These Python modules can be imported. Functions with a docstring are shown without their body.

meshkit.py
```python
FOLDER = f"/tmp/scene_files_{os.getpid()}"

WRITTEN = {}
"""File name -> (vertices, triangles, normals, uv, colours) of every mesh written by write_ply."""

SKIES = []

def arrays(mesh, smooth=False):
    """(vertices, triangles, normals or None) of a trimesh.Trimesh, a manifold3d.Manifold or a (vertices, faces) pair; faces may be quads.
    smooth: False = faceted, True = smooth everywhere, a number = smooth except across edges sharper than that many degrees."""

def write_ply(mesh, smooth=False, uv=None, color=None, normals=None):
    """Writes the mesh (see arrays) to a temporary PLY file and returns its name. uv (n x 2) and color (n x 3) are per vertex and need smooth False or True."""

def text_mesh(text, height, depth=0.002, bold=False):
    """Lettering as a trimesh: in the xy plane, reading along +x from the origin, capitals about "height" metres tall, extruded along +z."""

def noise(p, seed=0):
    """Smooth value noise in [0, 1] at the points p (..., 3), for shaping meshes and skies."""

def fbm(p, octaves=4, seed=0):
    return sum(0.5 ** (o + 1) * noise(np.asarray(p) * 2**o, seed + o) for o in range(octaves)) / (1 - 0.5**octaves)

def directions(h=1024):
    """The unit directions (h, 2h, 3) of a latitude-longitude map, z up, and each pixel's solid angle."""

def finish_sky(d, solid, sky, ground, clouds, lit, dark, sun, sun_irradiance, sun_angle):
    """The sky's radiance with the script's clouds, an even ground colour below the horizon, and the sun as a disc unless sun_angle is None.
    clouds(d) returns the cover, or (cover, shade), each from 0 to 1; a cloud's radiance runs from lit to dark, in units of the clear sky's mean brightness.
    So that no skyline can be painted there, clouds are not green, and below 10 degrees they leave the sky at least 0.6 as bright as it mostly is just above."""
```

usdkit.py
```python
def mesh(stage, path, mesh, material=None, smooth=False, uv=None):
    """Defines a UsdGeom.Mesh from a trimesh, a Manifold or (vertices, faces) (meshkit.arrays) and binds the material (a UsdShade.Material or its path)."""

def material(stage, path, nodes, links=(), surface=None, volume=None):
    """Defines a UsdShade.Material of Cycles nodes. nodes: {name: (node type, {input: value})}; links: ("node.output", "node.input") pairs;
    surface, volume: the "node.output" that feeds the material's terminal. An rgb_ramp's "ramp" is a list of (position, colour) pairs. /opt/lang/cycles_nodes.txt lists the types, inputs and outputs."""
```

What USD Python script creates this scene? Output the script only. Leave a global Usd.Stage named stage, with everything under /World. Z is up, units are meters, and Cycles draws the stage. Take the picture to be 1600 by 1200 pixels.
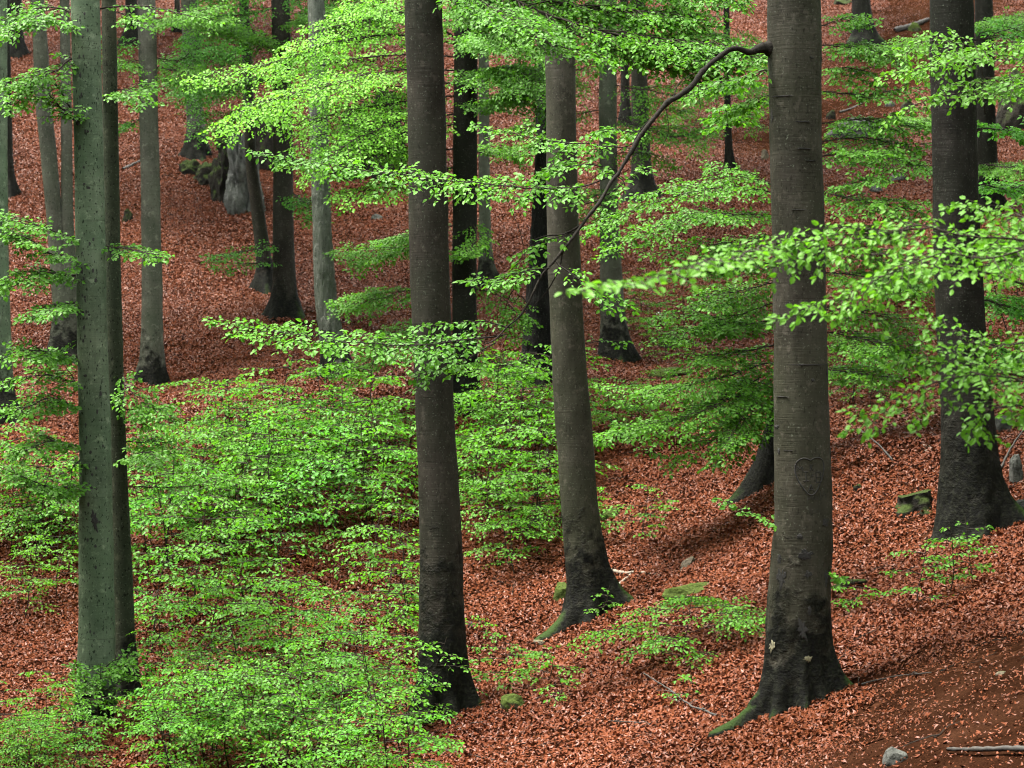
import math, numpy as np, trimesh, usdkit, meshkit
from pxr import Usd, UsdGeom, UsdLux, UsdShade, Gf, Sdf, Vt
from scipy.interpolate import RBFInterpolator, RegularGridInterpolator

# ------------------------------------------------------------------ camera, sky, sun, exposure
stage = Usd.Stage.CreateInMemory()
UsdGeom.SetStageUpAxis(stage, 'Z'); UsdGeom.SetStageMetersPerUnit(stage, 1.0)
UsdGeom.Xform.Define(stage, '/World'); UsdGeom.Scope.Define(stage, '/World/Looks')
FPX = 3763.0                       # focal length in pixels of the 1600 px wide photograph
PITCH = math.radians(-1.0)
EXPOSURE = 4.1
FOCUS, FSTOP = 20.0, 4.5
SUN_EL, SUN_AZ = math.radians(72), math.atan2(-0.9, 0.1)
SKY, SUN, SUN_ANGLE = 0.07, 0.40, 20.0
cam = UsdGeom.Camera.Define(stage, '/World/camera')
cam.CreateHorizontalApertureAttr(36.0); cam.CreateVerticalApertureAttr(27.0)
cam.CreateFocalLengthAttr(36.0 * FPX / 1600)
cam.CreateFStopAttr(FSTOP); cam.CreateFocusDistanceAttr(FOCUS)
cam.CreateExposureAttr(EXPOSURE)
UsdGeom.Xformable(cam).AddRotateXOp().Set(90 + math.degrees(PITCH))

def M(name, nodes, links=(), surface='p.BSDF', volume=None):
    return usdkit.material(stage, '/World/Looks/' + name, nodes, links, surface=surface, volume=volume)

skym = M('sky_overcast', {
    's': ('sky_texture', {'sky_type': 'single_scattering', 'sun_disc': False, 'sun_elevation': SUN_EL, 'sun_rotation': SUN_AZ}),
    'g': ('hsv', {'saturation': 0.06, 'value': 1.25}),
    'c': ('texture_coordinate', {}), 'n': ('noise_texture', {'scale': 2.5, 'detail': 4}),
    'r': ('rgb_ramp', {'ramp': [(0.25, (0.8, 0.8, 0.8)), (0.5, (1, 1, 1))]}),
    'm': ('mix', {'fac': 0.8}), 'b': ('background_shader', {'strength': SKY})},
    [('s.color', 'g.color'), ('c.generated', 'n.vector'), ('n.fac', 'r.fac'), ('r.color', 'm.fac'),
     ('s.color', 'm.color1'), ('g.color', 'm.color2'), ('m.color', 'b.color')], surface='b.background')
dome = UsdLux.DomeLight.Define(stage, '/World/sky')
UsdShade.MaterialBindingAPI.Apply(dome.GetPrim()).Bind(skym)
dome.GetPrim().SetCustomDataByKey('kind', 'structure')
sun = UsdLux.DistantLight.Define(stage, '/World/sun')
sun.CreateNormalizeAttr(True); sun.CreateIntensityAttr(SUN); sun.CreateAngleAttr(SUN_ANGLE); sun.CreateColorAttr(Gf.Vec3f(1.0, 0.95, 0.86))
UsdGeom.Xformable(sun).AddRotateZOp().Set(-math.degrees(SUN_AZ))
UsdGeom.Xformable(sun).AddRotateXOp().Set(-(90 - math.degrees(SUN_EL)))

# ------------------------------------------------------------------ helpers
R = np.random.default_rng(7)
FWD = np.array([0, math.cos(PITCH), math.sin(PITCH)]); UPV = np.array([0, -math.sin(PITCH), math.cos(PITCH)]); RIGHT = np.array([1.0, 0, 0])
Z = np.array([0, 0, 1.0])
def at(px, py, d):
    """The point that lies d metres deep in the photograph's pixel (px, py)."""
    return d * (FWD + RIGHT * (px - 800) / FPX + UPV * (600 - py) / FPX)
def unit(v):
    v = np.asarray(v, float); return v / np.maximum(np.linalg.norm(v, axis=-1, keepdims=True), 1e-9)
taken = {}
def numbered(parent, name):
    k = (str(parent), name); n = taken.get(k, 0); taken[k] = n + 1
    return f'{parent}/{name}' + (f'_{n:03d}' if n else '')
def tag(prim, label=None, cat=None, group=None, kind=None):
    for k, v in (('label', label), ('category', cat), ('group', group), ('kind', kind)):
        if v: prim.SetCustomDataByKey(k, v)
class Thing:
    def __init__(self, name, base, label=None, cat=None, group=None, kind=None, parent='/World'):
        self.base = np.array(base, float)
        x = UsdGeom.Xform.Define(stage, numbered(parent, name)); x.AddTranslateOp().Set(Gf.Vec3d(*map(float, base)))
        self.prim, self.path = x.GetPrim(), str(x.GetPath()); tag(self.prim, label, cat, group, kind)
    def part(self, name, mesh, mat, smooth=False, under=None, label=None, kind=None):
        v, f = mesh
        m = usdkit.mesh(stage, numbered(under or self.path, name), (np.asarray(v) - self.base, f), mat, smooth=smooth)
        tag(m.GetPrim(), label, kind=kind)
        return m
def solo(name, mesh, mat, label=None, cat=None, group=None, kind=None, smooth=False):
    """A thing that is one mesh, its origin at its lowest middle."""
    v, f = mesh; v = np.asarray(v, float)
    b = np.array([v[:, 0].mean(), v[:, 1].mean(), v[:, 2].min()])
    m = usdkit.mesh(stage, numbered('/World', name), (v - b, f), mat, smooth=smooth)
    m.AddTranslateOp().Set(Gf.Vec3d(*map(float, b))); tag(m.GetPrim(), label, cat, group, kind)
    return m
def join(ms):
    vs, fs, n = [], [], 0
    for v, f in ms:
        vs.append(v); fs.append(np.asarray(f) + n); n += len(v)
    return np.vstack(vs), np.vstack(fs)
def resample(p, step):
    p = np.asarray(p, float); n0 = len(p)
    if n0 > 2:                                          # Catmull-Rom through the points
        q = np.vstack([2 * p[0] - p[1], p, 2 * p[-1] - p[-2]]); out = []
        for i in range(n0 - 1):
            a, b, c, d = q[i:i + 4]
            for t in np.linspace(0, 1, 12, endpoint=False):
                out.append(0.5 * (2 * b + (c - a) * t + (2 * a - 5 * b + 4 * c - d) * t * t + (3 * b - a - 3 * c + d) * t ** 3))
        p = np.vstack([out, p[-1:]])
    s = np.r_[0, np.cumsum(np.linalg.norm(np.diff(p[:, :3], axis=0), axis=1))]
    n = max(2, int(round(s[-1] / step)) + 1); u = np.linspace(0, s[-1], n)
    return np.stack([np.interp(u, s, p[:, k]) for k in range(p.shape[1])], 1)
def frames(p):
    t = unit(np.gradient(p, axis=0)); a = np.cross(t, np.where(np.abs(t[:, 2:]) < 0.9, Z, [1.0, 0, 0]))
    a = unit(a); return t, a, np.cross(t, a)
def tube(p, r, sides=5):
    p = np.asarray(p, float); t, a, b = frames(p); r = np.broadcast_to(r, (len(p),))
    g = np.arange(sides) * 2 * np.pi / sides
    v = p[:, None] + r[:, None, None] * (np.cos(g)[None, :, None] * a[:, None] + np.sin(g)[None, :, None] * b[:, None])
    i, j = np.meshgrid(np.arange(len(p) - 1), np.arange(sides), indexing='ij'); k = (j + 1) % sides
    q = np.stack([i * sides + j, i * sides + k, (i + 1) * sides + k, (i + 1) * sides + j], -1).reshape(-1, 4)
    f = np.vstack([q[:, [0, 1, 2]], q[:, [0, 2, 3]]])
    v = np.vstack([v.reshape(-1, 3), p[-1:] + t[-1:] * r[-1]]); n = len(p) * sides; e = (len(p) - 1) * sides
    return v, np.vstack([f, [[e + x, e + (x + 1) % sides, n] for x in range(sides)]])

# ------------------------------------------------------------------ materials
def ramp(*stops): return ('rgb_ramp', {'ramp': list(stops)})
def leaf_material(name, cols, trans, mixfac=0.45):
    return M(name, {
        'g': ('geometry', {}), 'r': ramp(*[(i / (len(cols) - 1), c) for i, c in enumerate(cols)]),
        'n': ('noise_texture', {'scale': 1.1, 'detail': 2}), 'nr': ramp((0.3, (0.75, 0.78, 0.8)), (0.7, (1.2, 1.15, 1.0))),
        'm': ('mix', {'mix_type': 'multiply', 'fac': 1.0}), 't': ('mix', {'mix_type': 'multiply', 'fac': 1.0, 'color2': trans}),
        'p': ('principled_bsdf', {'roughness': 0.5, 'specular_ior_level': 0.16}), 'tr': ('translucent_bsdf', {}), 'x': ('mix_closure', {'fac': mixfac})},
        [('g.random_per_island', 'r.fac'), ('g.position', 'n.vector'), ('n.fac', 'nr.fac'), ('r.color', 'm.color1'), ('nr.color', 'm.color2'),
         ('m.color', 'p.base_color'), ('m.color', 't.color1'), ('t.color', 'tr.color'), ('p.BSDF', 'x.closure1'), ('tr.BSDF', 'x.closure2')], surface='x.closure')
TR = (1.4, 1.45, 0.75)
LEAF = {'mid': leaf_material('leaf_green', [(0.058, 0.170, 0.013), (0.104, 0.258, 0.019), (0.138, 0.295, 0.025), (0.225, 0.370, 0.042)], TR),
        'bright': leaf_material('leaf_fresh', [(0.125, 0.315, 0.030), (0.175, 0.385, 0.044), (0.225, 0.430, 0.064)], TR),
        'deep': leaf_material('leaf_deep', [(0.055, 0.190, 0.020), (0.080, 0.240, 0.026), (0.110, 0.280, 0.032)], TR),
        'near': leaf_material('leaf_near', [(0.068, 0.185, 0.013), (0.110, 0.245, 0.018), (0.175, 0.305, 0.028)], TR)}
TWIG = M('twig_bark', {'p': ('principled_bsdf', {'base_color': (0.018, 0.014, 0.010), 'roughness': 0.8, 'specular_ior_level': 0.1})})

def bark_material(name, c0, c1, c2, green, furrow=0.0, rough=0.75, streak=1.0, lowc=(0.0045, 0.0048, 0.0032), lichen=(0.15, 0.17, 0.13), speck=0.45):
    """Beech bark: blotches of three tones, thin cross lines, black flecks, a green cast, and an old rough mossy bark at the foot (primvar h = metres above the foot)."""
    return M(name, {
        'g': ('geometry', {}),
        'n1': ('noise_texture', {'scale': 3.0, 'detail': 5, 'roughness': 0.6}), 'r1': ramp((0.32, tuple(0.85 * x for x in c0)), (0.5, c1), (0.68, tuple(1.1 * x for x in c2))),
        'mz': ('mapping', {'scale': (3.0, 3.0, 60.0)}), 'n2': ('noise_texture', {'scale': 1.0, 'detail': 4, 'roughness': 0.65}),
        'r2': ramp((0.30, (0.35, 0.33, 0.31)), (0.40, (0.9, 0.9, 0.9)), (0.62, (1.0, 1.0, 1.0)), (0.78, (1.25, 1.25, 1.2))),
        'mv': ('mapping', {'scale': (38.0, 38.0, 3.0)}), 'n3': ('noise_texture', {'scale': 1.0, 'detail': 5, 'roughness': 0.7, 'distortion': 0.4}),
        'r3': ramp((0.34, (0.28, 0.28, 0.26)), (0.52, (1, 1, 1)), (0.75, (1.3, 1.3, 1.28))),
        'n4': ('noise_texture', {'scale': 55.0, 'detail': 3, 'roughness': 0.6}), 'r4': ramp((0.62, (0, 0, 0)), (0.70, (1, 1, 1))),
        'n5': ('noise_texture', {'scale': 0.9, 'detail': 3}), 'r5': ramp((0.38, (0, 0, 0)), (0.62, (1, 1, 1))),
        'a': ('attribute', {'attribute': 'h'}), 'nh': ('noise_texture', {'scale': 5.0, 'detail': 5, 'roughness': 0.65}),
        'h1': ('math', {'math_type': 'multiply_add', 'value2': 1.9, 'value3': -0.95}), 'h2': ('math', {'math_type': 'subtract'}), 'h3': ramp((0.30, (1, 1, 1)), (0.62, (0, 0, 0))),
        'mA': ('mix', {'mix_type': 'multiply', 'fac': 0.75}), 'mB': ('mix', {'mix_type': 'multiply', 'fac': max(furrow, 0.22 * streak)}),
        'mG': ('mix', {'color2': green, 'fac': 0.5}), 'gf': ('math', {'math_type': 'multiply', 'value2': 0.7}),
        'mF': ('mix', {'color2': lichen, 'fac': 0.0}), 'ff': ('math', {'math_type': 'multiply', 'value2': 0.35}),
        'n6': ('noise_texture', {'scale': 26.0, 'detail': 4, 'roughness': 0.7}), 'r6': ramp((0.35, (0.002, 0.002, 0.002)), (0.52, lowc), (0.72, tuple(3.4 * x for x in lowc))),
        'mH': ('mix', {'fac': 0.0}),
        'b1': ('bump', {'strength': 0.35, 'distance': 0.012}), 'b2': ('bump', {'strength': 0.5 + furrow, 'distance': 0.006 + 0.03 * furrow}), 'b3': ('bump', {'strength': 0.8, 'distance': 0.02}),
        'hb': ('math', {'math_type': 'multiply'}),
        'sz': ('separate_xyz', {}), 'mn': ('math', {'math_type': 'subtract'}), 'nz': ('math', {'math_type': 'multiply_add', 'value2': 2.2, 'value3': -0.55}), 'mo': ramp((0.0, (0, 0, 0)), (0.5, (1, 1, 1))),
        'mh': ramp((0.25, (1, 1, 1)), (0.6, (0, 0, 0))), 'mm': ('math', {'math_type': 'multiply'}), 'mM': ('mix', {'color2': (0.012, 0.024, 0.0035)}),
        'n8': ('noise_texture', {'scale': 11.0, 'detail': 5, 'roughness': 0.7}), 'r8': ramp((0.56, (0, 0, 0)), (0.66, (0.42, 0.42, 0.42))), 'mL': ('mix', {'color2': tuple(1.9 * x for x in c2)}),
        'n7': ('noise_texture', {'scale': 48.0, 'detail': 2, 'roughness': 0.5}), 'mq': ('mapping', {'scale': (1.0, 1.0, 0.55)}), 'r7': ramp((0.33, (0.10, 0.10, 0.10)), (0.39, (1, 1, 1))), 'mS': ('mix', {'mix_type': 'multiply', 'fac': speck}),
        'p': ('principled_bsdf', {'roughness': rough, 'specular_ior_level': 0.07})},
        [('g.normal', 'sz.vector'), ('sz.z', 'nz.value1'), ('nz.value', 'mn.value1'), ('n3.fac', 'mn.value2'), ('mn.value', 'mo.fac'), ('a.fac', 'mh.fac'), ('mo.color', 'mm.value1'), ('mh.color', 'mm.value2'), ('mm.value', 'mM.fac'),
         ('g.position', 'mq.vector'), ('mq.vector', 'n7.vector'), ('n7.fac', 'r7.fac'), ('g.position', 'n8.vector'), ('n8.fac', 'r8.fac'), ('r8.color', 'mL.fac'), ('mF.color', 'mL.color1'), ('mL.color', 'mS.color1'), ('r7.color', 'mS.color2'),
         ('g.position', 'n1.vector'), ('n1.fac', 'r1.fac'), ('g.position', 'mz.vector'), ('mz.vector', 'n2.vector'), ('n2.fac', 'r2.fac'),
         ('g.position', 'mv.vector'), ('mv.vector', 'n3.vector'), ('n3.fac', 'r3.fac'), ('g.position', 'n4.vector'), ('n4.fac', 'r4.fac'), ('g.position', 'n5.vector'), ('n5.fac', 'r5.fac'),
         ('g.position', 'nh.vector'), ('nh.fac', 'h1.value1'), ('a.fac', 'h2.value1'), ('h1.value', 'h2.value2'), ('h2.value', 'h3.fac'),
         ('r1.color', 'mA.color1'), ('r2.color', 'mA.color2'), ('mA.color', 'mB.color1'), ('r3.color', 'mB.color2'),
         ('r5.color', 'gf.value1'), ('gf.value', 'mG.fac'), ('mB.color', 'mG.color1'), ('r4.color', 'ff.value1'), ('ff.value', 'mF.fac'), ('mG.color', 'mF.color1'),
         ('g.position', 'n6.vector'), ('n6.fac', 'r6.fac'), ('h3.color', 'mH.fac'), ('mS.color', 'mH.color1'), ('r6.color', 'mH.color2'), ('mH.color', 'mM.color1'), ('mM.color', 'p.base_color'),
         ('n2.fac', 'b1.height'), ('n3.fac', 'b2.height'), ('b1.normal', 'b2.normal'), ('n6.fac', 'hb.value1'), ('h3.color', 'hb.value2'), ('hb.value', 'b3.height'), ('b2.normal', 'b3.normal'), ('b3.normal', 'p.normal')])
BARK = {
    'brown': bark_material('bark_brown', (0.0110, 0.0093, 0.0071), (0.0175, 0.0150, 0.0116), (0.0256, 0.0222, 0.0177), (0.0146, 0.0157, 0.0102)),
    'dark': bark_material('bark_dark', (0.0058, 0.0051, 0.0042), (0.0092, 0.0080, 0.0064), (0.0138, 0.0125, 0.0105), (0.0072, 0.0080, 0.0052)),
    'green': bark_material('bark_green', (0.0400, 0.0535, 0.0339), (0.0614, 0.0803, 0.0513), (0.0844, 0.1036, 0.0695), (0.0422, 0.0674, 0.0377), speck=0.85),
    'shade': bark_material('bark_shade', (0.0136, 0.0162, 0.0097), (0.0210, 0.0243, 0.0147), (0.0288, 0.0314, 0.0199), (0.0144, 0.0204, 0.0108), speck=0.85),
    'heart': bark_material('bark_heart', (0.0193, 0.0171, 0.0130), (0.0291, 0.0260, 0.0198), (0.0407, 0.0364, 0.0288), (0.0242, 0.0260, 0.0154)),
    'black': bark_material('bark_black', (0.0030, 0.0030, 0.0030), (0.0060, 0.0055, 0.0050), (0.0100, 0.0095, 0.0085), (0.0060, 0.0070, 0.0050), furrow=0.9),
    'pale': bark_material('bark_pale', (0.0564, 0.0602, 0.0512), (0.0903, 0.0940, 0.0828), (0.1316, 0.1354, 0.1204), (0.0602, 0.0714, 0.0527), furrow=0.85),
    'grey': bark_material('bark_grey', (0.0362, 0.0365, 0.0278), (0.0530, 0.0517, 0.0406), (0.0748, 0.0731, 0.0580), (0.0386, 0.0475, 0.0302)),
}
LITTER = M('fallen_leaf', {
    'g': ('geometry', {}), 'r': ramp((0.0, (0.10, 0.028, 0.011)), (0.2, (0.36, 0.106, 0.038)), (0.52, (0.62, 0.245, 0.102)), (0.80, (0.80, 0.46, 0.250)), (1.0, (0.88, 0.70, 0.48))),
    'n': ('noise_texture', {'scale': 0.35, 'detail': 5, 'roughness': 0.65}), 'nr': ramp((0.34, (0.64, 0.57, 0.54)), (0.66, (1.12, 1.12, 1.12))),
    'm': ('mix', {'mix_type': 'multiply', 'fac': 1.0}), 'p': ('principled_bsdf', {'roughness': 0.45, 'specular_ior_level': 0.12})},
    [('g.random_per_island', 'r.fac'), ('g.position', 'n.vector'), ('n.fac', 'nr.fac'), ('r.color', 'm.color1'), ('nr.color', 'm.color2'), ('m.color', 'p.base_color')])
GROUND = M('forest_floor', {
    'g': ('geometry', {}), 'v': ('voronoi_texture', {'scale': 22.0}), 'vr': ramp((0.0, (0.010, 0.004, 0.002)), (0.5, (0.022, 0.0090, 0.0047)), (1.0, (0.040, 0.0165, 0.0088))),
    'n': ('noise_texture', {'scale': 0.5, 'detail': 5}), 'nr': ramp((0.3, (0.6, 0.55, 0.55)), (0.7, (1.1, 1.1, 1.1))), 'm': ('mix', {'mix_type': 'multiply', 'fac': 1.0}),
    's': ('separate_color', {}), 'b': ('bump', {'strength': 0.8, 'distance': 0.03}), 'p': ('principled_bsdf', {'roughness': 1.0, 'specular_ior_level': 0.0})},
    [('g.position', 'v.vector'), ('v.color', 's.color'), ('s.r', 'vr.fac'), ('g.position', 'n.vector'), ('n.fac', 'nr.fac'), ('vr.color', 'm.color1'), ('nr.color', 'm.color2'),
     ('m.color', 'p.base_color'), ('v.distance', 'b.height'), ('b.normal', 'p.normal')])
SOIL = M('path_soil', {
    'g': ('geometry', {}), 'n': ('noise_texture', {'scale': 1.3, 'detail': 6, 'roughness': 0.65}), 'r': ramp((0.3, (0.012, 0.0048, 0.0025)), (0.5, (0.021, 0.0086, 0.0046)), (0.7, (0.034, 0.0145, 0.0080))),
    'v': ('noise_texture', {'scale': 70.0, 'detail': 6, 'roughness': 0.8}), 'vr': ramp((0.3, (0.35, 0.35, 0.35)), (0.55, (1.0, 1.0, 1.0)), (0.68, (2.6, 2.3, 2.0))), 'm': ('mix', {'mix_type': 'multiply', 'fac': 1.0}),
    'b': ('bump', {'strength': 0.9, 'distance': 0.03}), 'p': ('principled_bsdf', {'roughness': 1.0, 'specular_ior_level': 0.0})},
    [('g.position', 'n.vector'), ('n.fac', 'r.fac'), ('g.position', 'v.vector'), ('v.fac', 'vr.fac'), ('r.color', 'm.color1'), ('vr.color', 'm.color2'), ('m.color', 'p.base_color'), ('v.fac', 'b.height'), ('b.normal', 'p.normal')])
def rock_material(name, a, b, moss, amount):
    return M(name, {
        'g': ('geometry', {}), 'n': ('noise_texture', {'scale': 6.0, 'detail': 7, 'roughness': 0.7}), 'r': ramp((0.3, a), (0.7, b)),
        'sep': ('separate_xyz', {}), 'nm': ('noise_texture', {'scale': 4.0, 'detail': 5, 'roughness': 0.6}), 'ad': ('math', {'math_type': 'add'}), 'mr': ramp((1.25 - amount, (0, 0, 0)), (1.5 - amount, (1, 1, 1))),
        'dv': ('math', {'math_type': 'multiply', 'value2': 0.6}), 'nq': ('noise_texture', {'scale': 40.0, 'detail': 4}), 'mc': ramp((0.3, tuple(0.55 * x for x in moss)), (0.7, moss)),
        'm': ('mix', {}), 'b': ('bump', {'strength': 1.0, 'distance': 0.06}), 'p': ('principled_bsdf', {'roughness': 0.9, 'specular_ior_level': 0.1})},
        [('g.position', 'n.vector'), ('n.fac', 'r.fac'), ('g.normal', 'sep.vector'), ('sep.z', 'dv.value1'), ('g.position', 'nm.vector'), ('dv.value', 'ad.value1'), ('nm.fac', 'ad.value2'), ('ad.value', 'mr.fac'),
         ('g.position', 'nq.vector'), ('nq.fac', 'mc.fac'), ('mr.color', 'm.fac'), ('r.color', 'm.color1'), ('mc.color', 'm.color2'), ('m.color', 'p.base_color'), ('n.fac', 'b.height'), ('b.normal', 'p.normal')])
ROCK = {'face': rock_material('rock_face', (0.010, 0.0105, 0.009), (0.115, 0.118, 0.110), (0.03, 0.045, 0.01), -0.2),
        'mossy': rock_material('rock_mossy', (0.03, 0.027, 0.02), (0.09, 0.08, 0.06), (0.038, 0.056, 0.009), 0.95),
        'grey': rock_material('rock_grey', (0.012, 0.013, 0.011), (0.075, 0.077, 0.070), (0.05, 0.075, 0.02), 0.15),
        'pale': rock_material('rock_pale', (0.040, 0.033, 0.024), (0.115, 0.095, 0.070), (0.07, 0.09, 0.025), 0.35),
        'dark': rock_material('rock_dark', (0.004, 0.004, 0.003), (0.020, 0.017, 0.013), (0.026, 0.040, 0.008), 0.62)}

# ------------------------------------------------------------------ the ground
CTRL = [  # photograph pixel and depth of points on the ground
    (0, 1200, 23.0), (400, 1200, 22.0), (800, 1200, 20.5), (1200, 1200, 17.5), (1600, 1200, 14.5), (1600, 1080, 16.5),
    (1230, 1100, 19.0), (690, 1112, 23.0), (150, 1118, 24.0), (205, 1088, 24.8), (928, 962, 25.5), (1518, 825, 24.0), (1180, 772, 27.5), (1040, 1000, 23.0),
    (1420, 960, 21.0), (60, 960, 27.5), (400, 900, 27.5), (620, 850, 28.0), (1070, 850, 26.0), (300, 760, 30.5), (760, 740, 29.5), (1000, 700, 29.5), (1330, 700, 27.0),
    (237, 603, 35.0), (100, 562, 36.0), (10, 650, 32.0), (447, 492, 37.5), (525, 592, 33.5), (412, 455, 40.0), (725, 650, 31.5), (838, 605, 32.5), (962, 557, 34.5), (1080, 540, 35.0),
    (762, 450, 40.0), (1000, 308, 43.0), (1140, 273, 44.0), (1545, 330, 40.0), (1545, 600, 29.5), (1300, 400, 38.5), (1600, 450, 35.0), (600, 400, 42.0),
    (1350, 72, 54.0), (1310, 0, 58.0), (250, 20, 56.0), (305, 245, 46.5), (20, 310, 44.0), (280, 57, 54.0), (25, 85, 52.0), (385, 335, 43.5), (1600, 0, 56.0), (800, 60, 54.0), (1600, 200, 46.0), (1340, 200, 47.5)]
cp = np.array([at(*c) for c in CTRL])
extra = np.array([(0, 0, -1.65), (-3, 4, -1.9), (3, 4, -1.7), (0, 9, -2.2), (-8, 12, -3.6), (6, 12, -1.7), (-16, 24, -4.6), (12, 20, -0.4), (-22, 40, -1.5), (20, 40, 3.0), (-26, 60, 7.5), (26, 60, 9.5),
                  (0, 85, 19), (-30, 85, 18), (30, 85, 20), (0, -20, 0.5), (-25, -15, -2.5), (25, -15, 2.5), (-35, 20, -5), (32, 20, 3)], float)
cp = np.vstack([cp, extra])
rbf = RBFInterpolator(cp[:, :2], cp[:, 2], kernel='thin_plate_spline', smoothing=0.25)
def axis_steps(lo, hi, fine, far):
    mid = np.arange(lo, hi + 1e-6, fine); g = [mid[-1]]; s = fine
    while g[-1] < far: s *= 1.35; g.append(g[-1] + s)
    h = [mid[0]]; s = fine
    while h[-1] > -far: s *= 1.35; h.append(h[-1] - s)
    return np.r_[h[:0:-1], mid, g[1:]]
gx, gy = axis_steps(-17, 17, 0.22, 400), axis_steps(6, 66, 0.22, 400)
GX, GY = np.meshgrid(gx, gy, indexing='ij')
cx, cy = np.clip(GX, -34, 34), np.clip(GY, -20, 84)
coarse_x, coarse_y = np.linspace(-34, 34, 70), np.linspace(-20, 84, 106)
CX, CY = np.meshgrid(coarse_x, coarse_y, indexing='ij')
coarse = RegularGridInterpolator((coarse_x, coarse_y), rbf(np.stack([CX.ravel(), CY.ravel()], 1)).reshape(CX.shape), method='cubic')
GZ = coarse(np.stack([cx.ravel(), cy.ravel()], 1)).reshape(GX.shape)
GZ = GZ + 0.14 * np.maximum(GY - 84, 0) * (GY < 200) + 0.14 * 116 * (GY >= 200)
flat = np.stack([GX.ravel(), GY.ravel(), np.zeros(GX.size)], 1)
near = np.clip(GY / 20, 0, 1)
GZ = GZ + ((meshkit.fbm(flat * 0.5, 3, 3) - 0.5) * 0.22 + (meshkit.fbm(flat * 2.2, 3, 5) - 0.5) * 0.09).reshape(GX.shape) * near
surf = RegularGridInterpolator((gx, gy), GZ)
def ground(x, y):
    return surf(np.stack([np.atleast_1d(x).astype(float), np.atleast_1d(y).astype(float)], -1))
def gz(x, y): return float(ground(x, y)[0])
def gnormal(x, y, e=0.35):
    x, y = np.atleast_1d(x), np.atleast_1d(y)
    return unit(np.stack([(ground(x - e, y) - ground(x + e, y)) / (2 * e), (ground(x, y - e) - ground(x, y + e)) / (2 * e), np.ones(len(x))], -1))
def on_ground(px, py, near=8.0):
    d = np.arange(near, 110, 0.05); p = d[:, None] * at(px, py, 1.0)
    below = p[:, 2] <= ground(p[:, 0], p[:, 1])
    k = np.argmax(below); return p[k]
def grid_faces(nx, ny):
    i, j = np.meshgrid(np.arange(nx - 1), np.arange(ny - 1), indexing='ij'); a = i * ny + j
    q = np.stack([a, a + ny, a + ny + 1, a + 1], -1).reshape(-1, 4)
    return np.vstack([q[:, [0, 1, 2]], q[:, [0, 2, 3]]])
g_mesh = usdkit.mesh(stage, '/World/forest_floor', (np.stack([GX.ravel(), GY.ravel(), GZ.ravel()], 1), grid_faces(len(gx), len(gy))), GROUND, smooth=True)
tag(g_mesh.GetPrim(), 'sloping forest floor of red brown earth under fallen leaves', kind='structure')
def strip(name, pix, width, lift, label):
    c = np.array([on_ground(*p) for p in pix[:-1]] + [pix[-1]] if isinstance(pix[-1], np.ndarray) else [on_ground(*p) for p in pix])
    c = resample(c, 0.15); t = unit(np.gradient(c, axis=0) * [1, 1, 0]); n = np.stack([t[:, 1], -t[:, 0], 0 * t[:, 0]], 1)
    us = np.linspace(-1, 1, 25); wob = 1 + 0.5 * (meshkit.fbm(c * 0.9, 3, 9) - 0.5)
    v = c[:, None] + n[:, None] * us[None, :, None] * (width * wob)[:, None, None]
    v = v.reshape(-1, 3); v[:, 2] = ground(v[:, 0], v[:, 1]) + lift - 0.03 * np.abs(np.tile(us, len(c))) ** 6
    f = grid_faces(len(c), 25)
    m = usdkit.mesh(stage, numbered('/World', name), (v, f), SOIL, smooth=True); tag(m.GetPrim(), label, kind='structure')
    return c
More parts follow.
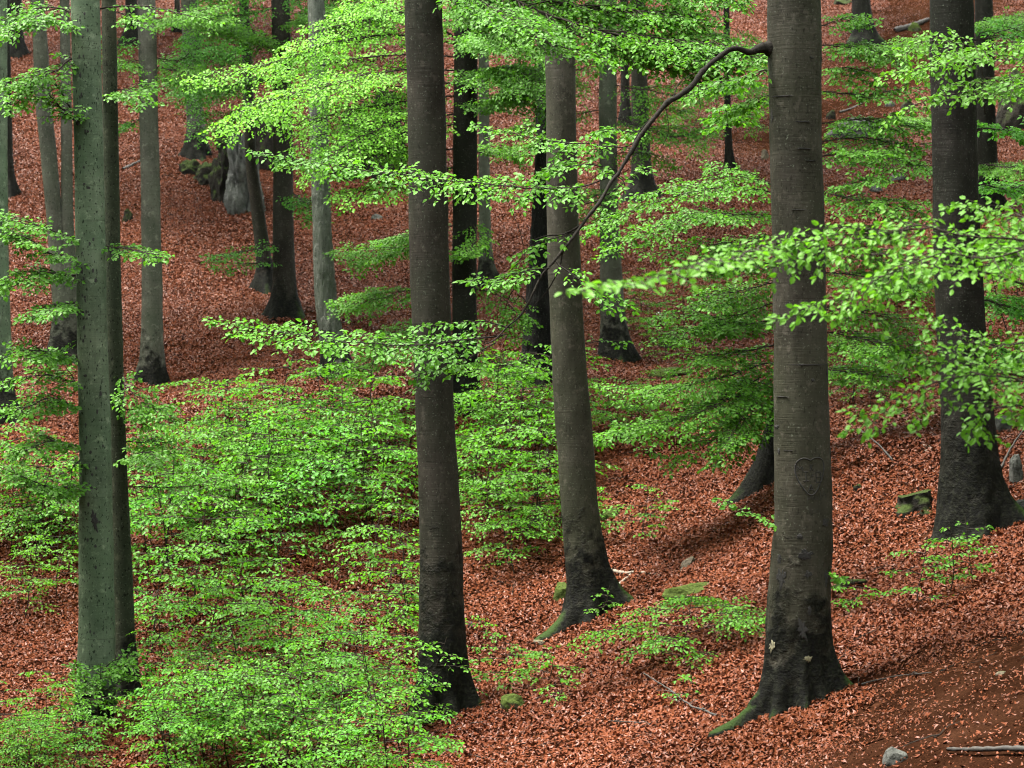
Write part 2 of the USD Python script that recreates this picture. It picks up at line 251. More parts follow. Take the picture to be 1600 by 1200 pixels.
path_line = strip('dirt_path', [(1640, 1010), (1560, 1110), (1500, 1195), np.array([2.1, 9.0, 0])], 1.4, 0.012, 'trodden bare earth path in the lower right corner')
path_line2 = strip('dirt_path', [(1480, 10), (1400, 90), (1330, 165), (1240, 225)], 1.6, 0.012, 'bare earth track high on the slope at the upper right')
def path_dist(x, y):
    d = np.full(len(x), 99.0)
    for c, w in ((path_line, 1.4), (path_line2, 1.6)):
        d = np.minimum(d, np.sqrt(((np.stack([x, y], 1)[:, None] - c[None, :, :2]) ** 2).sum(-1)).min(1) / w)
    return d

# ------------------------------------------------------------------ leaf litter: patches of curled dead leaves laid all over the floor
def leaf_faces(n, kind):
    base = {'hex': [[6, 0, 5], [6, 5, 4], [6, 4, 3], [6, 3, 2], [6, 2, 1], [6, 1, 0]], 'diamond': [[4, 0, 3], [4, 3, 2], [4, 2, 1], [4, 1, 0]]}[kind]
    k = {'hex': 7, 'diamond': 5}[kind]
    return (np.arange(n)[:, None, None] * k + np.array(base)[None]).reshape(-1, 3)
def leaves(pos, d, n, length, width, fold=0.18, kind='hex', arch=0.12):
    """Leaves with base pos, axis d, upper side n."""
    d = unit(d); b = unit(np.cross(n, d)); n = np.cross(d, b)
    L, W = np.asarray(length)[:, None, None], np.asarray(width)[:, None, None]
    if kind == 'hex':
        u = np.array([0, 0.28, 0.68, 1.0, 0.68, 0.28, 0.46]); w = np.array([0, 0.46, 0.40, 0, -0.40, -0.46, 0]); h = np.array([0, 1, 0.85, 0, 0.85, 1, 0])
    else:
        u = np.array([0, 0.45, 1.0, 0.45, 0.48]); w = np.array([0, 0.5, 0, -0.5, 0]); h = np.array([0, 1, 0, 1, 0])
    z = h * fold; a = -arch * u * u * 1.6
    v = pos[:, None] + d[:, None] * (u[None, :, None] * L) + b[:, None] * (w[None, :, None] * W) + n[:, None] * (z[None, :, None] * W + a[None, :, None] * L)
    return v.reshape(-1, 3), leaf_faces(len(pos), kind)
def litter_patch(n, rad, seed, flat=1.0):
    r = np.random.default_rng(seed)
    a, q = r.uniform(0, 2 * np.pi, n), rad * np.sqrt(r.uniform(0, 1, n))
    pos = np.stack([q * np.cos(a), q * np.sin(a), r.uniform(0.0, 0.028, n)], 1)
    e = r.uniform(0, 2 * np.pi, n); d = np.stack([np.cos(e), np.sin(e), r.normal(0, 0.28 * flat, n)], 1)
    nn = unit(np.stack([r.normal(0, 0.47 * flat, n), r.normal(0, 0.47 * flat, n), np.ones(n)], 1) * np.where(r.uniform(size=n) < 0.3, -1, 1)[:, None])
    L = r.uniform(0.030, 0.056, n) * (1 if flat == 1 else 0.35 + 0.65 * r.uniform(size=n) ** 3)
    pos -= unit(d) * L[:, None] * 0.5
    pos[:, 2] += 0.01
    return leaves(pos, d, nn, L, L * r.uniform(0.45, 0.68, n), fold=0.30, arch=0.22)
li = UsdGeom.PointInstancer.Define(stage, '/World/leaf_litter')
tag(li.GetPrim(), 'carpet of fallen copper brown beech leaves covering the slope', 'leaf litter', kind='stuff')
protos = []
for k, (n, fl) in enumerate([(1350, 1.0)] * 5 + [(230, 0.4), (150, 0.4), (700, 0.8), (560, 0.8)]):
    m = usdkit.mesh(stage, f'/World/leaf_litter/patch_{k:03d}', litter_patch(n, 0.72, 50 + k, fl), LITTER); protos.append(m.GetPath())
li.CreatePrototypesRel().SetTargets(protos)
pts = []
for y in np.arange(11.5, 66, 0.62):
    half = 0.222 * y + 1.6
    for x in np.arange(-half, half, 0.66):
        pts.append((x + R.uniform(-.25, .25), y + R.uniform(-.25, .25)))
pts = np.array(pts); pd = path_dist(pts[:, 0], pts[:, 1])
pe = pd + 0.35 * (meshkit.fbm(np.stack([pts[:, 0], pts[:, 1], 0 * pts[:, 0]], 1) * 0.9, 3, 8) - 0.5)
which = np.where(pe < 0.68, 5 + R.integers(0, 2, len(pts)), np.where(pe < 1.12, 7 + R.integers(0, 2, len(pts)), R.integers(0, 5, len(pts))))
nrm = gnormal(pts[:, 0], pts[:, 1]); pz = ground(pts[:, 0], pts[:, 1])
quats = []
for n, a in zip(nrm, R.uniform(0, 360, len(pts))):
    rot = Gf.Rotation(Gf.Vec3d(0, 0, 1), float(a)) * Gf.Rotation(Gf.Vec3d(0, 0, 1), Gf.Vec3d(*map(float, n)))
    q = rot.GetQuat(); quats.append(Gf.Quath(float(q.GetReal()), *[float(x) for x in q.GetImaginary()]))
li.CreateProtoIndicesAttr(Vt.IntArray.FromNumpy(which.astype(np.int32)))
li.CreatePositionsAttr(Vt.Vec3fArray.FromNumpy(np.stack([pts[:, 0], pts[:, 1], pz], 1).astype(np.float32)))
li.CreateOrientationsAttr(Vt.QuathArray(quats))

tw = UsdGeom.PointInstancer.Define(stage, '/World/twig_litter'); tag(tw.GetPrim(), 'thin broken dark twigs strewn over the fallen leaves', 'twigs', kind='stuff'); tp = []
TWIGLITTER = M('twig_litter', {'g': ('geometry', {}), 'r': ramp((0.0, (0.010, 0.008, 0.006)), (0.7, (0.035, 0.027, 0.020)), (1.0, (0.12, 0.10, 0.075))), 'p': ('principled_bsdf', {'roughness': 0.8, 'specular_ior_level': 0.1})}, [('g.random_per_island', 'r.fac'), ('r.color', 'p.base_color')])
for k in range(6):
    ms = []
    for q in range(3):
        L = R.uniform(0.10, 0.5); n = 7; a = R.uniform(0, 6.28); d = np.array([math.cos(a), math.sin(a), 0])
        p = R.uniform(-0.5, 0.5, 3) * [1, 1, 0] + d * np.linspace(0, L, n)[:, None] + np.cumsum(R.normal(0, 0.007, (n, 3)), 0) + Z * 0.035
        ms.append(tube(p, np.linspace(0.0045, 0.002, n) * R.uniform(0.6, 1.4), 4))
        if L > 0.25: b = p[3] + unit(d + R.normal(0, 0.7, 3) * [1, 1, 0.2]) * np.linspace(0, 0.15, 4)[:, None]; ms.append(tube(b, [0.0025, 0.002, 0.0015, 0.001], 3))
    tp.append(usdkit.mesh(stage, f'/World/twig_litter/twigs_{k:03d}', join(ms), TWIGLITTER).GetPath())
sel = R.choice(len(pts), 520, replace=False); tw.CreatePrototypesRel().SetTargets(tp); tw.CreateProtoIndicesAttr(Vt.IntArray.FromNumpy(R.integers(0, 6, len(sel)).astype(np.int32)))
tw.CreatePositionsAttr(Vt.Vec3fArray.FromNumpy(np.stack([pts[sel, 0], pts[sel, 1], pz[sel]], 1).astype(np.float32))); tw.CreateOrientationsAttr(Vt.QuathArray([quats[i] for i in sel]))

# ------------------------------------------------------------------ twigs and leaves
class Growth:
    """Collects the wood and the leaves of one branch."""
    def __init__(self): self.wood, self.pos, self.dir, self.nrm, self.len = [], [], [], [], []
    def leaf(self, p, d, n, l):
        self.pos.append(p); self.dir.append(d); self.nrm.append(n); self.len.append(l)
    def foliage(self, r, kind='hex'):
        n = len(self.pos); L = np.array(self.len)
        return leaves(np.array(self.pos), np.array(self.dir), np.array(self.nrm), L, L * r.uniform(0.58, 0.74, n), fold=0.10, kind=kind, arch=0.10)
def twig_leaves(G, p, n, r, leaf, step, jit=0.38, start=0.15):
    s = np.r_[0, np.cumsum(np.linalg.norm(np.diff(p, axis=0), axis=1))]; side = 1
    for u in np.arange(s[-1] * start + 0.3 * step, s[-1] + 1e-6, step):
        q = np.array([np.interp(u, s, p[:, k]) for k in range(3)]); i = min(np.searchsorted(s, u), len(p) - 1)
        t = unit(p[i] - p[i - 1]); b = np.cross(n, t) * side; side = -side
        c = r.uniform(0.5, 1.0)
        G.leaf(q, t * (1.15 - c) + b * c + r.normal(0, 0.22, 3) - Z * 0.15, n + r.normal(0, jit, 3), leaf * r.uniform(0.5, 1.25))
    t = unit(p[-1] - p[-2]); G.leaf(p[-1], t + r.normal(0, 0.2, 3), n + r.normal(0, jit, 3), leaf * r.uniform(0.8, 1.15))
def twig(p0, d, n, L, r, droop=0.12, pts=5):
    u = np.linspace(0, 1, pts)[:, None]; side = np.cross(n, d) * r.normal(0, 0.12)
    return p0 + d * L * u + side * L * u ** 2 - Z * droop * L * u ** 2 + n * r.normal(0, 0.06) * L * u
DENSE = 0.56
def spray(G, axis, r0, Lmax, r, tilt=0.45, leaf=0.056, step=0.085, leafstep=0.042, start=0.12, droop=0.15, wood=True, jit=0.38, sides=6, taper=0.15, dense=None):
    """One flat beech branch: the axis, side twigs left and right of it in one plane, and their leaves."""
    step *= dense or DENSE; leafstep *= 0.82 if dense is None else 0.85; Lmax *= 1.08
    p = resample(axis, 0.05)
    if len(p) < 4: p = resample(axis, 0.015)
    wig = np.cumsum(r.normal(0, 0.004, p.shape), axis=0); wig -= np.linspace(0, 1, len(p))[:, None] * wig[-1]; p = p + wig
    u = np.linspace(0, 1, len(p))
    if wood: G.wood.append(tube(p, r0 * (1 - (1 - taper) * u), sides))
    s = np.r_[0, np.cumsum(np.linalg.norm(np.diff(p, axis=0), axis=1))]; side = r.choice([-1, 1]); T = unit(np.gradient(p, axis=0))
    for x in np.arange(s[-1] * start, s[-1], step):
        f = x / s[-1]; i = min(np.searchsorted(s, x), len(p) - 1); t = T[i]
        n = unit(Z + np.array([0, -tilt, 0]) + r.normal(0, 0.16, 3)); b = unit(np.cross(n, t)) * side; side = -side
        L = Lmax * (0.45 + 0.55 * math.sin(math.pi * min(1.0, 0.2 + 0.75 * f))) * r.uniform(0.45, 1.15)
        if f > 0.8: L *= 1 - 0.6 * (f - 0.8) / 0.2
        a = math.radians(r.uniform(35, 70)); d = t * math.cos(a) + b * math.sin(a); n2 = unit(np.cross(d, b) if False else n)
        q = twig(p[i], d, n2, L, r, droop)
        if wood: G.wood.append(tube(q, np.linspace(min(r0 * 0.55, 0.004 + 0.010 * L), 0.0012, len(q)), 3))
        twig_leaves(G, q, n2, r, leaf, leafstep, jit)
        if L > (0.17 if dense is None else 0.24):
            sd = r.choice([-1, 1])
            for w in np.arange(0.25, 0.85, 0.2):
                k = w * (len(q) - 1); j = int(k); m = q[j] + (q[j + 1] - q[j]) * (k - j); tt = unit(q[j + 1] - q[j])
                bb = np.cross(n2, tt) * sd; sd = -sd; a2 = math.radians(r.uniform(35, 60))
                q2 = twig(m, tt * math.cos(a2) + bb * math.sin(a2), n2, L * r.uniform(0.3, 0.5), r, droop, 3)
                if wood and r0 > 0.004: G.wood.append(tube(q2, [0.0025, 0.0018, 0.001], 3))
                twig_leaves(G, q2, n2, r, leaf, leafstep, jit)
    n = unit(Z + np.array([0, -tilt, 0])); twig_leaves(G, p[-max(3, len(p) // 4):], n, r, leaf, leafstep, jit)

# ------------------------------------------------------------------ trunks
def trunk_mesh(th, rows, depth, r, roots=(), flare=0.35, segs=40, lump=0.085, ext=7.0, step=0.05, furrow=0.0):
    """rows: (x, y, width) in the photograph from the foot to the top of the picture. Returns the mesh, its height primvar and the centre line with radii."""
    c = np.array([[*at(x, y, depth), 0.5 * w * depth / FPX] for x, y, w in rows])
    d = unit(c[-1, :3] - c[-2, :3]); top = c[-1].copy(); add = []
    for e in (0.35, 0.7, 1.0):
        q = top.copy(); q[:3] += (d * (1 - 0.3 * e) + Z * 0.3 * e) * ext * e; q[3] *= 1 - 0.45 * e; add.append(q)
    below = c[0].copy(); below[2] -= 0.75
    line = resample(np.vstack([below[None], c, add]), step)
    P, rad = line[:, :3], line[:, 3]; h = P[:, 2] - c[0, 2]
    keep = np.r_[True, (np.arange(1, len(P) - 1) % 3 == 0) | (h[1:-1] < 5.0), True]
    P, rad, h = P[keep], rad[keep], h[keep]
    th_ = np.arange(segs) * 2 * np.pi / segs
    v = np.zeros((len(P), segs, 3))
    for i in range(len(P)):
        hh = max(h[i], -0.1)
        if h[i] < 3: hh = np.clip(P[i, 2] - ground(P[i, 0] + 1.7 * rad[i] * np.cos(th_), P[i, 1] + 1.7 * rad[i] * np.sin(th_)), -0.06, 9)
        rr = np.full(segs, rad[i] * (1 + flare * np.exp(-hh / 0.28)))
        for (a, amp, wid, tall) in roots:
            dl = np.abs((th_ - a + np.pi) % (2 * np.pi) - np.pi)
            rr = rr + rad[i] * amp * np.exp(-(dl / (wid * (1 + 0.6 * hh / 0.5))) ** 2) * np.exp(-hh / tall)
        v[i, :, 0] = P[i, 0] + rr * np.cos(th_); v[i, :, 1] = P[i, 1] + rr * np.sin(th_); v[i, :, 2] = P[i, 2]
    flatv = v.reshape(-1, 3); cen = np.repeat(P, segs, 0); out = unit((flatv - cen) * [1, 1, 0]); rr = np.repeat(rad, segs)[:, None]; hr = np.repeat(h, segs)[:, None]
    low = np.exp(-np.maximum(hr, 0) / 0.6)
    disp = (meshkit.fbm(flatv * [4, 4, 1.2], 3, 11)[:, None] - 0.5) * lump * 1.6 * rr + (meshkit.fbm(flatv * [16, 16, 5], 3, 12)[:, None] - 0.5) * rr * (0.05 + 0.22 * low)
    if furrow: disp = disp + (np.abs(meshkit.fbm(flatv * [26, 26, 4], 2, 13)[:, None] - 0.5) - 0.12) * furrow * rr
    flatv = flatv + out * disp
    n = len(P); i, j = np.meshgrid(np.arange(n - 1), np.arange(segs), indexing='ij'); k = (j + 1) % segs
    q = np.stack([i * segs + j, i * segs + k, (i + 1) * segs + k, (i + 1) * segs + j], -1).reshape(-1, 4)
    return (flatv, np.vstack([q[:, [0, 1, 2]], q[:, [0, 2, 3]]])), hr.ravel(), line
def set_height(mesh, h):
    UsdGeom.PrimvarsAPI(mesh).CreatePrimvar('h', Sdf.ValueTypeNames.FloatArray, 'vertex').Set(Vt.FloatArray.FromNumpy(h.astype(np.float32)))
def rand_roots(r, n, amp=0.8):
    a0 = r.uniform(0, 6.28); return [(a0 + i * 2 * np.pi / n + r.normal(0, 0.25), amp * r.uniform(0.5, 1.3), r.uniform(0.22, 0.4), r.uniform(0.16, 0.34)) for i in range(n)]
class Tree(Thing):
    def __init__(self, label, stems, depth, bark, cat='tree', name='beech_tree', roots=None, seed=0, group=None, foot_scale=1.0, **kw):
        self.r = np.random.default_rng(1000 + seed); self.depth, self.bark, self.lines = depth, bark, []
        foot = at(stems[0][0][0], stems[0][0][1], depth); foot[2] = gz(foot[0], foot[1])
        super().__init__(name, foot, label, cat, group)
        for rows in stems:
            m, h, line = trunk_mesh(self, rows, depth, self.r, roots if roots is not None else rand_roots(self.r, self.r.integers(4, 7)), **kw)
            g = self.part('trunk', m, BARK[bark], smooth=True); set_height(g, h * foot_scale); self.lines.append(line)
    def reach(self, p):
        """The nearest point on a trunk's centre line at about the height of p, and its radius."""
        best = None
        for L in self.lines:
            i = np.argmin(np.abs(L[:, 2] - p[2])); d = np.linalg.norm(L[i, :3] - p)
            if best is None or d < best[0]: best = (d, L[i])
        return best[1]
    def branch(self, pix, depth, L=0.45, leafmat='mid', r0=0.012, tilt=0.45, start=None, kind='hex', leaf=0.049, step=0.085, leafstep=0.038, d1=None, wander=0.35, singles=0, boughs=1.0, **kw):
        """A branch along photograph points at the given depth (d1 at its tip), joined to the trunk, with its twigs and leaves."""
        r = self.r; G = Growth(); n = len(pix); d1 = depth if d1 is None else d1
        w = np.cumsum(r.normal(0, wander / max(n, 2), n)); dep = [depth + (d1 - depth) * i / max(n - 1, 1) + w[i] - w[0] for i in range(n)]
        if abs(depth - self.depth) < 3: dep[0] = self.depth; dep[1] = 0.5 * (dep[1] + self.depth) if n > 2 else dep[1]
        pts = [at(x, y, q) for (x, y), q in zip(pix, dep)]
        kind = 'diamond' if depth > 27.5 else kind
        hold = self.reach(pts[0]); gap = np.linalg.norm(hold[:3] - pts[0]); axis = pts
        if gap > hold[3] * 1.2:
            hold = self.reach(pts[0] - Z * 0.25 * gap); mid = 0.5 * (hold[:3] + pts[0]); mid[2] += 0.06 * gap
            axis = [hold[:3], mid] + pts; s = gap / (gap + sum(np.linalg.norm(np.diff(pts, axis=0), axis=1)))
            st = s if start is None else max(s, start)
        else: st = 0.1 if start is None else start; axis = [hold[:3]] + pts if gap > 0.02 else pts
        spray(G, axis, r0, L, r, tilt, leaf, step, leafstep, start=st, **kw)
        if L > 0.16:                                    # side boughs above and below the axis fill out the spray
            P = resample(np.array(pts), 0.05)
            for k in range(max(1, int(boughs * len(P) * 0.05 / 0.55))):
                a = int(len(P) * r.uniform(0.0, 0.6)); b = min(len(P) - 1, a + int(r.uniform(0.35, 0.7) * len(P)) + 4); n_ = b - a
                if n_ < 4: continue
                u = np.linspace(0, 1, 5); off = np.array([r.normal(0, 0.05), r.normal(0, 0.28) * min(1, L / 0.4), r.normal(-0.02, 0.10) * min(1.1, L / 0.35)])
                q = P[a + (u * n_).astype(int)] + off * np.sin(u * 1.75)[:, None]
                spray(G, q, r0 * 0.45, L * 0.75, r, tilt, leaf, step, leafstep, start=0.1, **kw)
        return self.finish(G, leafmat, kind, singles)
    def finish(self, G, leafmat, kind='hex', singles=0, under=None, name='branch', woodmat=None):
        m = self.part(name, join(G.wood), woodmat or TWIG, smooth=True)
        path = str(m.GetPath())
        if not len(G.pos): return m
        v, f = G.foliage(self.r, kind); k = len(v) // len(G.pos); nf = len(f) // len(G.pos); n = len(G.pos)
        order = self.r.permutation(n); one, rest = order[:singles], order[singles:]
        v3, f3 = v.reshape(n, k, 3), leaf_faces(1, kind)
        for i in one: self.part('leaf', (v3[i], f3), LEAF[leafmat], under=path)
        if len(rest): self.part('foliage', (v3[rest].reshape(-1, 3), leaf_faces(len(rest), kind)), LEAF[leafmat], under=path, kind='stuff')
        return m

# ------------------------------------------------------------------ the trees: rows of (x, y, width) from the foot upwards
T = {}
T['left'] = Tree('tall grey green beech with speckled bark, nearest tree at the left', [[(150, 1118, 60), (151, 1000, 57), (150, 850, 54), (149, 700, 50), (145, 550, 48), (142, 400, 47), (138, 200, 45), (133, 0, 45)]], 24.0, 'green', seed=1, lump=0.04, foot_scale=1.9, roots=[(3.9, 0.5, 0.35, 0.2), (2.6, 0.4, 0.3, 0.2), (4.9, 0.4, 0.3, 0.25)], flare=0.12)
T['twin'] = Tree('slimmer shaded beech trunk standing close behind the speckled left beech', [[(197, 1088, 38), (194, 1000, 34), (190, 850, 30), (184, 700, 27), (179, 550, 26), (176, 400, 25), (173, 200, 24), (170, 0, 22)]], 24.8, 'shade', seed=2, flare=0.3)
T['slim'] = Tree('slim straight brown beech on the open red slope, flared mossy foot', [[(239, 603, 32), (238, 560, 33), (237, 400, 31), (233, 200, 29), (229, 0, 28)]], 35.0, 'grey', seed=3)
T['fork'] = Tree('leaning beech forking in two just above its foot, far left slope', [[(102, 560, 38), (100, 480, 34), (90, 400, 26), (84, 330, 25), (76, 240, 25), (68, 160, 25), (62, 50, 22), (58, 0, 21)], [(104, 560, 36), (106, 470, 30), (107, 400, 22), (105, 330, 19), (104, 200, 17), (102, 80, 16), (101, 0, 15)]], 36.0, 'grey', seed=4)
T['edge'] = Tree('mossy grey trunk cut off by the left edge of the picture', [[(6, 648, 40), (2, 600, 34), (0, 450, 30), (-1, 300, 27), (-2, 100, 26), (-2, 0, 26)]], 32.0, 'green', seed=5)
T['edge2'] = Tree('thin dark trunk behind the mossy one at the left edge', [[(17, 310, 18), (14, 270, 14), (12, 180, 13), (10, 60, 12), (9, 0, 12)]], 44.0, 'dark', seed=6)
T['far0'] = Tree('dark far beech at the top left corner', [[(25, 85, 26), (25, 55, 21), (24, 0, 20)]], 52.0, 'dark', seed=7)
T['far1'] = Tree('far dark green trunk between the twin beech and the slim beech', [[(206, 66, 24), (206, 40, 19), (205, 0, 18)]], 53.0, 'dark', seed=8)
T['outcrop'] = Tree('far beech with a dark spreading root, above the grey rock face', [[(306, 245, 30), (306, 200, 26), (302, 140, 26), (299, 60, 28), (297, 0, 28)]], 46.5, 'grey', seed=9)
T['far2'] = Tree('very thin far trunk left of the beech above the rock face', [[(279, 57, 12), (278, 30, 9), (277, 0, 8)]], 54.0, 'brown', seed=10)
T['lean'] = Tree('thin leaning trunk right beside the grey rock face', [[(412, 455, 30), (413, 420, 23), (408, 370, 22), (400, 310, 19), (393, 260, 18), (389, 180, 18), (384, 60, 16), (381, 0, 15)]], 40.0, 'brown', seed=11)
T['mossfoot'] = Tree('dark beech with green mossy foot, left of the furrowed pale trunk', [[(448, 492, 40), (445, 450, 35), (443, 380, 33), (442, 250, 31), (440, 100, 30), (438, 0, 29)]], 37.5, 'brown', seed=12)
T['pale'] = Tree('pale grey trunk with deeply furrowed bark on the mid slope', [[(527, 592, 40), (519, 530, 36), (509, 467, 34), (502, 320, 30), (497, 135, 28), (494, 0, 26)]], 33.5, 'pale', cat='tree', name='oak_tree', seed=13, furrow=0.35, segs=48)
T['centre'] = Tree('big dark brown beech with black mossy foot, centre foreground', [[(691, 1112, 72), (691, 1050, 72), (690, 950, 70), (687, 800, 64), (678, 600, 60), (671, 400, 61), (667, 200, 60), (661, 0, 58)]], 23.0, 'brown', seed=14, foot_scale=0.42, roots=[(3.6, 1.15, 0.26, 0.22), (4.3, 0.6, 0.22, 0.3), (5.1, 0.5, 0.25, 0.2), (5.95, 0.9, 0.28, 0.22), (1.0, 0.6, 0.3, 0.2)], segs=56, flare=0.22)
T['behind'] = Tree('dark straight trunk just right of the big central beech', [[(726, 648, 42), (726, 560, 38), (726, 400, 38), (727, 200, 38), (728, 50, 37), (728, 0, 36)]], 31.5, 'dark', seed=15)
T['behind2'] = Tree('slim far trunk half hidden right of the dark straight one', [[(763, 452, 26), (759, 400, 19), (757, 300, 18), (756, 150, 17), (755, 0, 16)]], 40.0, 'grey', seed=16)
T['furrow'] = Tree('black rough barked trunk half hidden behind the swept beech', [[(838, 605, 48), (839, 550, 45), (843, 467, 42), (850, 300, 34), (856, 135, 32), (860, 0, 30)]], 32.5, 'black', name='oak_tree', seed=17, furrow=0.4, segs=48)
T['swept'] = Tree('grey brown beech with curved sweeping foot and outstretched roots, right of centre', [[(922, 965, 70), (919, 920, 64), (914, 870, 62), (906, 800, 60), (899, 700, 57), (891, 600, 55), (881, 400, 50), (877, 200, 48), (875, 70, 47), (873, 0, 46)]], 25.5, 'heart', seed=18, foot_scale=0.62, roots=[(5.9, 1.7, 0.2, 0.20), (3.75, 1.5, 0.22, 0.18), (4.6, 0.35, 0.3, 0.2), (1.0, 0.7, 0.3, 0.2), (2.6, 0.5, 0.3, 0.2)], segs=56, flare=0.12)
T['lichen'] = Tree('pale green lichened trunk behind the hanging limb', [[(963, 557, 46), (960, 520, 40), (956, 467, 37), (952, 330, 29), (950, 200, 28), (950, 80, 27), (950, 0, 26)]], 34.5, 'grey', seed=19)
T['far3'] = Tree('far dark trunk right of the lichened one', [[(1004, 308, 34), (1003, 280, 29), (1001, 200, 27), (998, 100, 25), (996, 0, 24)]], 43.0, 'brown', seed=20)
T['far4'] = Tree('faint slim trunk between the lichened trunk and the far dark one', [[(978, 190, 18), (977, 150, 14), (976, 80, 14), (975, 0, 13)]], 48.0, 'dark', seed=21)
T['sapl'] = Tree('thin young trunk alone on the slope left of the heart tree', [[(1142, 273, 14), (1139, 240, 11), (1137, 180, 10), (1136, 100, 10), (1135, 0, 9)]], 44.0, 'dark', seed=22, flare=0.15)
T['dark'] = Tree('black leaning trunk with a long root, mostly behind the heart tree', [[(1222, 772, 70), (1226, 700, 60), (1236, 620, 54), (1244, 500, 50), (1246, 300, 46), (1246, 100, 44), (1246, 0, 42)]], 27.5, 'black', seed=23, roots=[(3.25, 1.3, 0.5, 0.42), (5.5, 0.5, 0.3, 0.2), (1.5, 0.7, 0.3, 0.2)], segs=56, flare=0.1)
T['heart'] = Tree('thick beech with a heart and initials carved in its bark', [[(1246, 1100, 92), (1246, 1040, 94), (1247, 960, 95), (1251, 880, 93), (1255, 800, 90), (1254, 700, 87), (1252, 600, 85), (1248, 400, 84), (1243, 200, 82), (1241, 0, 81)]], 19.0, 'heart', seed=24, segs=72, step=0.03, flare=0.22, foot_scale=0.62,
    roots=[(3.5, 1.55, 0.2, 0.19), (4.1, 0.8, 0.2, 0.22), (4.75, 0.62, 0.18, 0.24), (5.25, 0.4, 0.2, 0.2), (5.85, 1.05, 0.26, 0.18), (0.6, 0.6, 0.3, 0.2), (2.4, 0.7, 0.3, 0.2)])
T['upper'] = Tree('dark beech far up the bare slope, top right between the thick trunks', [[(1351, 72, 38), (1349, 50, 31), (1345, 0, 28)]], 54.0, 'dark', seed=25)
T['right'] = Tree('thick dark beech with broad foot near the right edge', [[(1519, 825, 100), (1517, 780, 94), (1513, 700, 84), (1508, 600, 79), (1496, 400, 73), (1491, 200, 71), (1487, 0, 69)]], 24.0, 'dark', seed=26, foot_scale=0.55, segs=64, flare=0.15, roots=[(5.9, 0.9, 0.25, 0.25), (3.5, 0.4, 0.3, 0.2), (4.7, 0.3, 0.3, 0.2), (1.2, 0.6, 0.3, 0.2)])
T['right2'] = Tree('shaded trunk just behind the thick dark beech at the right', [[(1545, 330, 36), (1543, 290, 31), (1541, 200, 30), (1538, 60, 29), (1537, 0, 28)]], 40.0, 'dark', seed=27)
T['off'] = Tree('beech just outside the right edge whose leafy twigs reach into view', [[(1835, 1250, 130), (1835, 900, 118), (1832, 500, 112), (1830, 0, 108)]], 11.5, 'heart', seed=28, ext=4)

# the high crowns, above the picture
SUND = np.array([math.sin(SUN_AZ) * math.cos(SUN_EL), math.cos(SUN_AZ) * math.cos(SUN_EL), math.sin(SUN_EL)])
GAPS = [(at(470, 160, 31.0), 3.8), (at(420, 880, 26.0), 4.4), (at(1050, 920, 25.0), 3.6), (at(40, 420, 24.0), 2.6), (at(40, 930, 27.0), 3.8), (at(1400, 880, 23.0), 2.4), (at(900, 1150, 21.0), 3.4), (at(950, 60, 23.0), 2.0)]     # holes in the canopy
def crown_mesh(r, c, rx, h, n, size=1.0):
    p = unit(r.normal(size=(n, 3))) * r.uniform(0.25, 1.0, n)[:, None] ** 0.45
    p = p[(meshkit.noise(p * 2.3 + c, 4) > 0.40)]; n = len(p); p = p * [rx, rx, h / 2] + c
    for g, w in GAPS if size == 1.0 else ():
        e = p - g; p = p[np.linalg.norm(e - (e @ SUND)[:, None] * SUND, axis=1) > w]
    n = len(p)
    a = r.uniform(0, 6.28, n); d = np.stack([np.cos(a), np.sin(a), r.normal(-0.1, 0.25, n)], 1); L = size * r.uniform(0.28, 0.5, n)
    return leaves(p, d, Z + r.normal(0, 0.3, (n, 3)), L, L * 0.55, kind='diamond')
for k, t in T.items():
    for L in t.lines:
        top = at(0, 0, t.depth)[2] + 2.2; tip = L[-1, :3]; h = 6.5; rx = min(3.4, 1.5 + L[0, 3] * 9)
        t.part('crown', crown_mesh(t.r, np.array([tip[0], tip[1], max(top, tip[2] - 3.0) + h / 2]), rx, h, int((420 if t.depth > 33 else 260) * rx)), LEAF['mid'], kind='stuff')
# the wood goes on behind the camera and on both sides
rw = np.random.default_rng(41)
WOOD = UsdGeom.PointInstancer.Define(stage, '/World/surrounding_wood'); tag(WOOD.GetPrim(), 'green beech wood going on around the slope, outside the picture', 'wood', kind='stuff')
targets = []
for k, (lo, n) in enumerate([(7.0, 1500), (6.0, 1500), (0.8, 2600), (1.2, 2600)]):
    x = UsdGeom.Xform.Define(stage, f'/World/surrounding_wood/wood_tree_{k:03d}'); p = resample(np.array([[0, 0, -0.5], [rw.normal(0, .2), 0, 8], [rw.normal(0, .4), 0, 17.0]]), 1.0)
    m = usdkit.mesh(stage, str(x.GetPath()) + '/trunk', tube(p, 0.2 * np.linspace(1, 0.5, len(p)), 12), BARK['brown'], smooth=True); set_height(m, np.full(len(p) * 12 + 1, 3.0))
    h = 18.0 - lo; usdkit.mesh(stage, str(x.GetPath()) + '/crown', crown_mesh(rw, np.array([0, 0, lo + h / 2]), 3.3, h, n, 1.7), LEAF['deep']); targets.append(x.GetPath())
wp, wi = [], []
while len(wp) < 330:
    a = rw.uniform(0, 2 * np.pi); q = 9 + 56 * rw.uniform() ** 0.7; x, y = q * math.cos(a) * 0.95, 12 + q * math.sin(a)
    if (abs(x) < 0.2126 * y * 1.12 + (6.4 if x < 0 else 4.8) and y > -4) or y > 74: continue
    if any((x - u[0]) ** 2 + (y - u[1]) ** 2 < 4 for u in wp): continue
    wp.append((x, y, gz(x, y))); wi.append(int(rw.integers(0, 2)) + (2 if q > 20 or y < 2 else 0))
